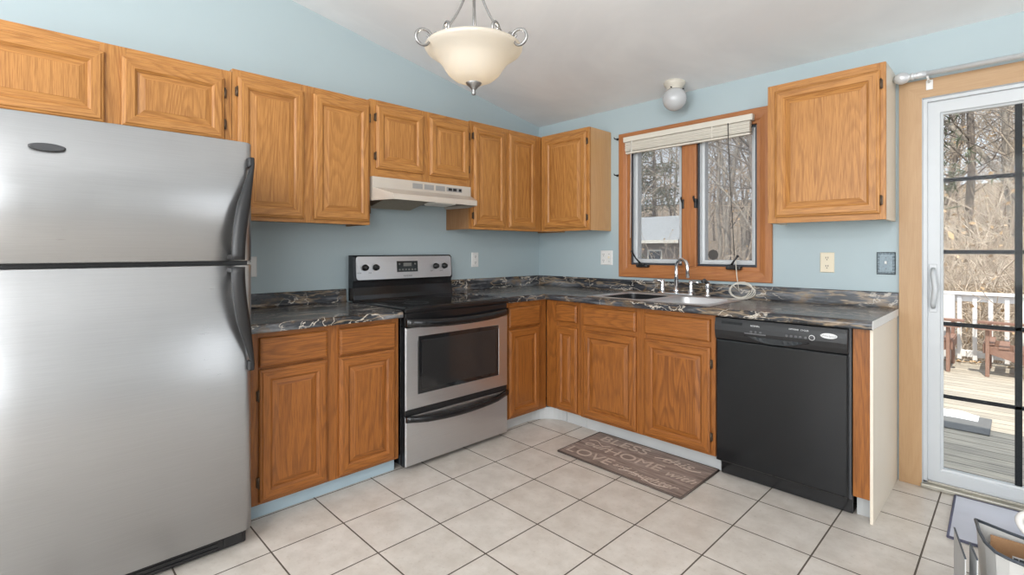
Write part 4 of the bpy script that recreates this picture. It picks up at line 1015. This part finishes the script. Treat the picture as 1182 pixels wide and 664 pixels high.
# ------------------------------------------------------------ neighbouring house
hs = thing('neighbour_house', 'low grey-roofed house seen through the left window sash', 'house', (-8.5, 17.5, gz(-8.5, 17)))
hx0, hx1, hy0, hy1 = -15.5, -6.95, 16.0, 17.9; hb = gz(-9, 16) - .4
m = MB(); m.box(hx0, hx1, hy0, hy1, hb, 1.62); m.build('wall', house_wall, hs)
m = MB(); m.prism([(hy0 - .35, 1.56), ((hy0 + hy1) / 2, 2.62), (hy1 + .35, 1.56), (hy1 + .35, 1.66), ((hy0 + hy1) / 2, 2.74), (hy0 - .35, 1.66)], hx0 - .3, hx1 + .3, axis=0); m.build('roof', house_roof, hs)
m = MB(); m.box(hx0 - .3, hx1 + .3, hy0 - .37, hy0 - .345, 1.53, 1.66); m.build('fascia', house_trim, hs)
for x in (-9.6, -7.9):
    m = MB(); m.box(x - .35, x + .35, hy0 - .03, hy0 + .01, .55, 1.25); f = m.build('window', house_trim, hs)
    m = MB(); m.box(x - .28, x + .28, hy0 - .04, hy0 - .028, .61, 1.19); m.build('pane', black_glass, f)

# ------------------------------------------------------------ trees
def tube_raw(V, F, pts, rs, n):
    o = len(V); k = len(pts); a = None
    for i, p in enumerate(pts):
        d = (pts[min(i + 1, k - 1)] - pts[max(i - 1, 0)]).normalized()
        if a is None: a = d.cross(Vector((.3, .5, .81))).normalized()
        a = (a - d * a.dot(d)).normalized(); b = d.cross(a)
        for j in range(n):
            t = 2 * PI * j / n; V.append(p + a * (rs[i] * math.cos(t)) + b * (rs[i] * math.sin(t)))
    for i in range(k - 1):
        for j in range(n): F.append((o + i * n + j, o + i * n + (j + 1) % n, o + (i + 1) * n + (j + 1) % n, o + (i + 1) * n + j))
def raw(name, V, F, mat, parent=None):
    me = bpy.data.meshes.new(name); me.from_pydata([tuple(v) for v in V], [], F); me.materials.append(mat)
    me.polygons.foreach_set('use_smooth', [True] * len(F)); me.update()
    o = bpy.data.objects.new(name, me); COL.objects.link(o); o.parent = parent; return o
def rv(r): return Vector((r.gauss(0, 1), r.gauss(0, 1), r.gauss(0, 1))).normalized()
def limb(r, V, F, p, d, L, R, lev, maxlev, up, nseg, ends, kids):
    pts, rs = [p.copy()], [R]; q = p.copy(); dd = d.copy()
    for i in range(nseg):
        dd = (dd + rv(r) * .17 + Vector((0, 0, up))).normalized(); q = q + dd * (L / nseg); pts.append(q.copy()); rs.append(max(.0035, R * (1 - .8 * (i + 1) / nseg)))
    tube_raw(V, F, pts, rs, 6 if lev == 0 else (4 if lev == 1 else 3))
    if lev >= maxlev: ends.append((pts[-1], dd)); return
    for k in range(kids[lev]):
        u = r.uniform(.28 if lev == 0 else .15, 1); i = min(nseg - 1, int(u * nseg)); f = u * nseg - i
        pp = pts[i].lerp(pts[i + 1], f); base = (pts[i + 1] - pts[i]).normalized()
        side = (rv(r) - base * .0); side = (side - base * side.dot(base)).normalized()
        nd = (base * r.uniform(.35, .8) + side * r.uniform(.6, 1)).normalized()
        limb(r, V, F, pp, nd, L * r.uniform(.28, .52) * (1.15 - .5 * u), rs[i] * r.uniform(.30, .5), lev + 1, maxlev, .04, max(3, nseg - 2), ends, kids)
def bare_tree(seed, H, R, mat, label, kids=(15, 7, 5), lean=.06, leaves=0.0, fork=False):
    r = random.Random(seed); V, F, E = [], [], []
    t = thing('bare_tree', label, 'tree', (0, 0, 0), 'bare trees in the woods')
    d = Vector((r.gauss(0, lean), r.gauss(0, lean), 1)).normalized()
    limb(r, V, F, Vector((0, 0, -.3)), d, H, R, 0, 3, .03, 9, E, kids)
    if fork: limb(r, V, F, Vector((0, 0, H * .18)), (d + Vector((.35, -.1, 0))).normalized(), H * .8, R * .7, 0, 3, .03, 9, E, kids)
    raw('trunk', V, F, mat, t)
    if leaves:
        LV, LF = [], []
        for p, d in E:
            if r.random() > leaves: continue
            for k in range(2):
                c = p + rv(r) * .06; a = rv(r) * r.uniform(.025, .05); b = a.cross(rv(r)) * .8; o = len(LV)
                LV += [c - a, c + b, c + a, c - b]; LF.append((o, o + 1, o + 2, o + 3))
        raw('dry_leaves', LV, LF, beech, t)
    return t
def brush(seed, label):
    r = random.Random(seed); V, F, E = [], [], []
    t = thing('brush_shrub', label, 'shrub', (0, 0, 0), 'bare brush behind the deck')
    for k in range(13):
        a = r.uniform(0, 6.3); d = Vector((math.cos(a) * .7, math.sin(a) * .7, r.uniform(.35, 1.1))).normalized()
        limb(r, V, F, Vector((r.gauss(0, .2), r.gauss(0, .2), -.1)), d, r.uniform(1.6, 3.2), .016, 1, 3, -.015, 7, E, (0, 7, 3))
    raw('stems', V, F, bark_t, t)
    LV, LF = [], []
    for p, d in E:
        if r.random() > .30: continue
        c = p; a = rv(r) * r.uniform(.025, .05); b = a.cross(rv(r)) * .8; o = len(LV); LV += [c - a, c + b, c + a, c - b]; LF.append((o, o + 1, o + 2, o + 3))
    raw('dry_leaves', LV, LF, beech, t)
    return t
def conifer(seed, H, R, label, low=.25):
    r = random.Random(seed); V, F, NV, NF = [], [], [], []
    t = thing('pine_tree', label, 'tree', (0, 0, 0), 'evergreens in the woods')
    tube_raw(V, F, [Vector((0, 0, H * i / 8 - .2)) for i in range(9)], [R * (1 - .9 * i / 8) for i in range(9)], 8)
    for k in range(58):
        u = low + (1 - low) * r.random() ** .9; z = H * u; a = r.uniform(0, 6.3); L = (1 - u) * H * .26 + .4
        d = Vector((math.cos(a), math.sin(a), r.uniform(-.1, .25))); pts = [Vector((0, 0, z)) + d * (L * i / 4) + Vector((0, 0, -.05 * L * (i / 4) ** 2)) for i in range(5)]
        tube_raw(V, F, pts, [.03, .025, .018, .012, .006], 4)
        for q in range(int(10 + L * 9)):
            c = pts[r.randrange(1, 5)].lerp(pts[r.randrange(2, 5)], r.random()) + rv(r) * (.10 + .10 * L)
            for w in range(4):
                a1 = rv(r) * r.uniform(.10, .22); b1 = a1.cross(rv(r)).normalized() * .018; o = len(NV)
                NV += [c - b1, c + a1 - b1 * .3, c + a1 + b1 * .3, c + b1]; NF.append((o, o + 1, o + 2, o + 3))
    raw('trunk', V, F, bark_d, t); raw('needles', NV, NF, needle, t); return t
LB = 'bare grey-brown tree standing in the woods beyond the glass'
P_ = [bare_tree(11, 11, .10, bark_g, LB), bare_tree(12, 9, .07, bark_t, LB), bare_tree(13, 12, .11, bark_g, LB, fork=True), bare_tree(14, 7.5, .055, bark_t, LB, lean=.15, leaves=.25), bare_tree(15, 10, .09, bark_d, LB)]
R_ = random.Random(77)
def put(src, used, x, y, s, label=None, rz=None):
    o = src if src not in used else copy_tree(src)
    used.append(src); o.location = (x, y, gz(x, y)); o.scale = (s,) * 3; o.rotation_euler = (0, 0, R_.uniform(0, 6.3) if rz is None else rz)
    if label: o['label'] = label
    return o
used = []
for y0, y1, cnt in ((9, 14, 16), (14, 20, 32), (20, 30, 44), (30, 46, 46)):
    for k in range(cnt):
        y = R_.uniform(y0, y1)
        if k % 3 == 0: x = R_.uniform(3.06 + (y + 3.3) * -.13, 3.06 + (y + 3.3) * .10)
        elif k % 3 == 1: x = R_.uniform(3.06 + (y + 3.3) * -.68, 3.06 + (y + 3.3) * -.30)
        else: x = R_.uniform(-.9 * y - 2, .45 * y + 4)
        if k % 3 == 1 and y < 15: continue
        if hx0 - 1 < x < hx1 + 1.2 and 7.5 < y < hy1 + 1: continue
        if abs(x - (3.06 - .075 * (y + 3.3))) < .35 and y < 13: continue
        put(P_[R_.randrange(5)], used, x, y, R_.uniform(.75, 1.15))
big = bare_tree(31, 13, .10, bark_d, 'dark thick-trunked tree in the upper panes of sliding door', lean=.01); big.location = (2.50, 12, gz(2.5, 12))
lean = bare_tree(33, 11, .15, bark_d, 'dark leaning forked tree in the right window sash', kids=(17, 7, 5), lean=.0, fork=True); lean.location = (-1.25, 9.2, gz(-1.25, 9.2)); lean.rotation_euler = (math.radians(2), math.radians(-9), 2.9)
LBR = 'tangle of bare tan brush with dry leaves behind the deck railing'
B_ = [brush(41, LBR), brush(42, LBR), brush(43, LBR)]
for k in range(46):
    y = R_.uniform(6.3, 15)
    if k % 2: x = R_.uniform(3.06 - .17 * (y + 3.3), 3.06 + .09 * (y + 3.3))
    else: x = R_.uniform(-.6 * y, .4 * y + 4)
    if hx0 - 1 < x < hx1 + 1.5 and y > 12: continue
    put(B_[R_.randrange(3)], used, x, y, R_.uniform(.7, 1.1))
for k in range(26):
    y = R_.uniform(6.6, 13.5); x = R_.uniform(3.06 - .125 * (y + 3.3), 3.06 + .05 * (y + 3.3))
    put(B_[R_.randrange(3)], used, x, y, R_.uniform(1.0, 1.5))
C_ = [conifer(51, 9, .15, 'dark evergreen among the bare trees beyond the left window sash'), conifer(52, 3.2, .06, 'x', low=.12)]
for x, y in ((-12.5, 24), (-15, 26)): put(C_[0], used, x, y, 1.15)
put(C_[1], used, -7.55, 13.6, .72, 'small dark evergreen in front of neighbouring grey roof')
o = put(C_[0], used, .80, 9.0, .92, 'green pine bough tree at the upper left of sliding door glass')
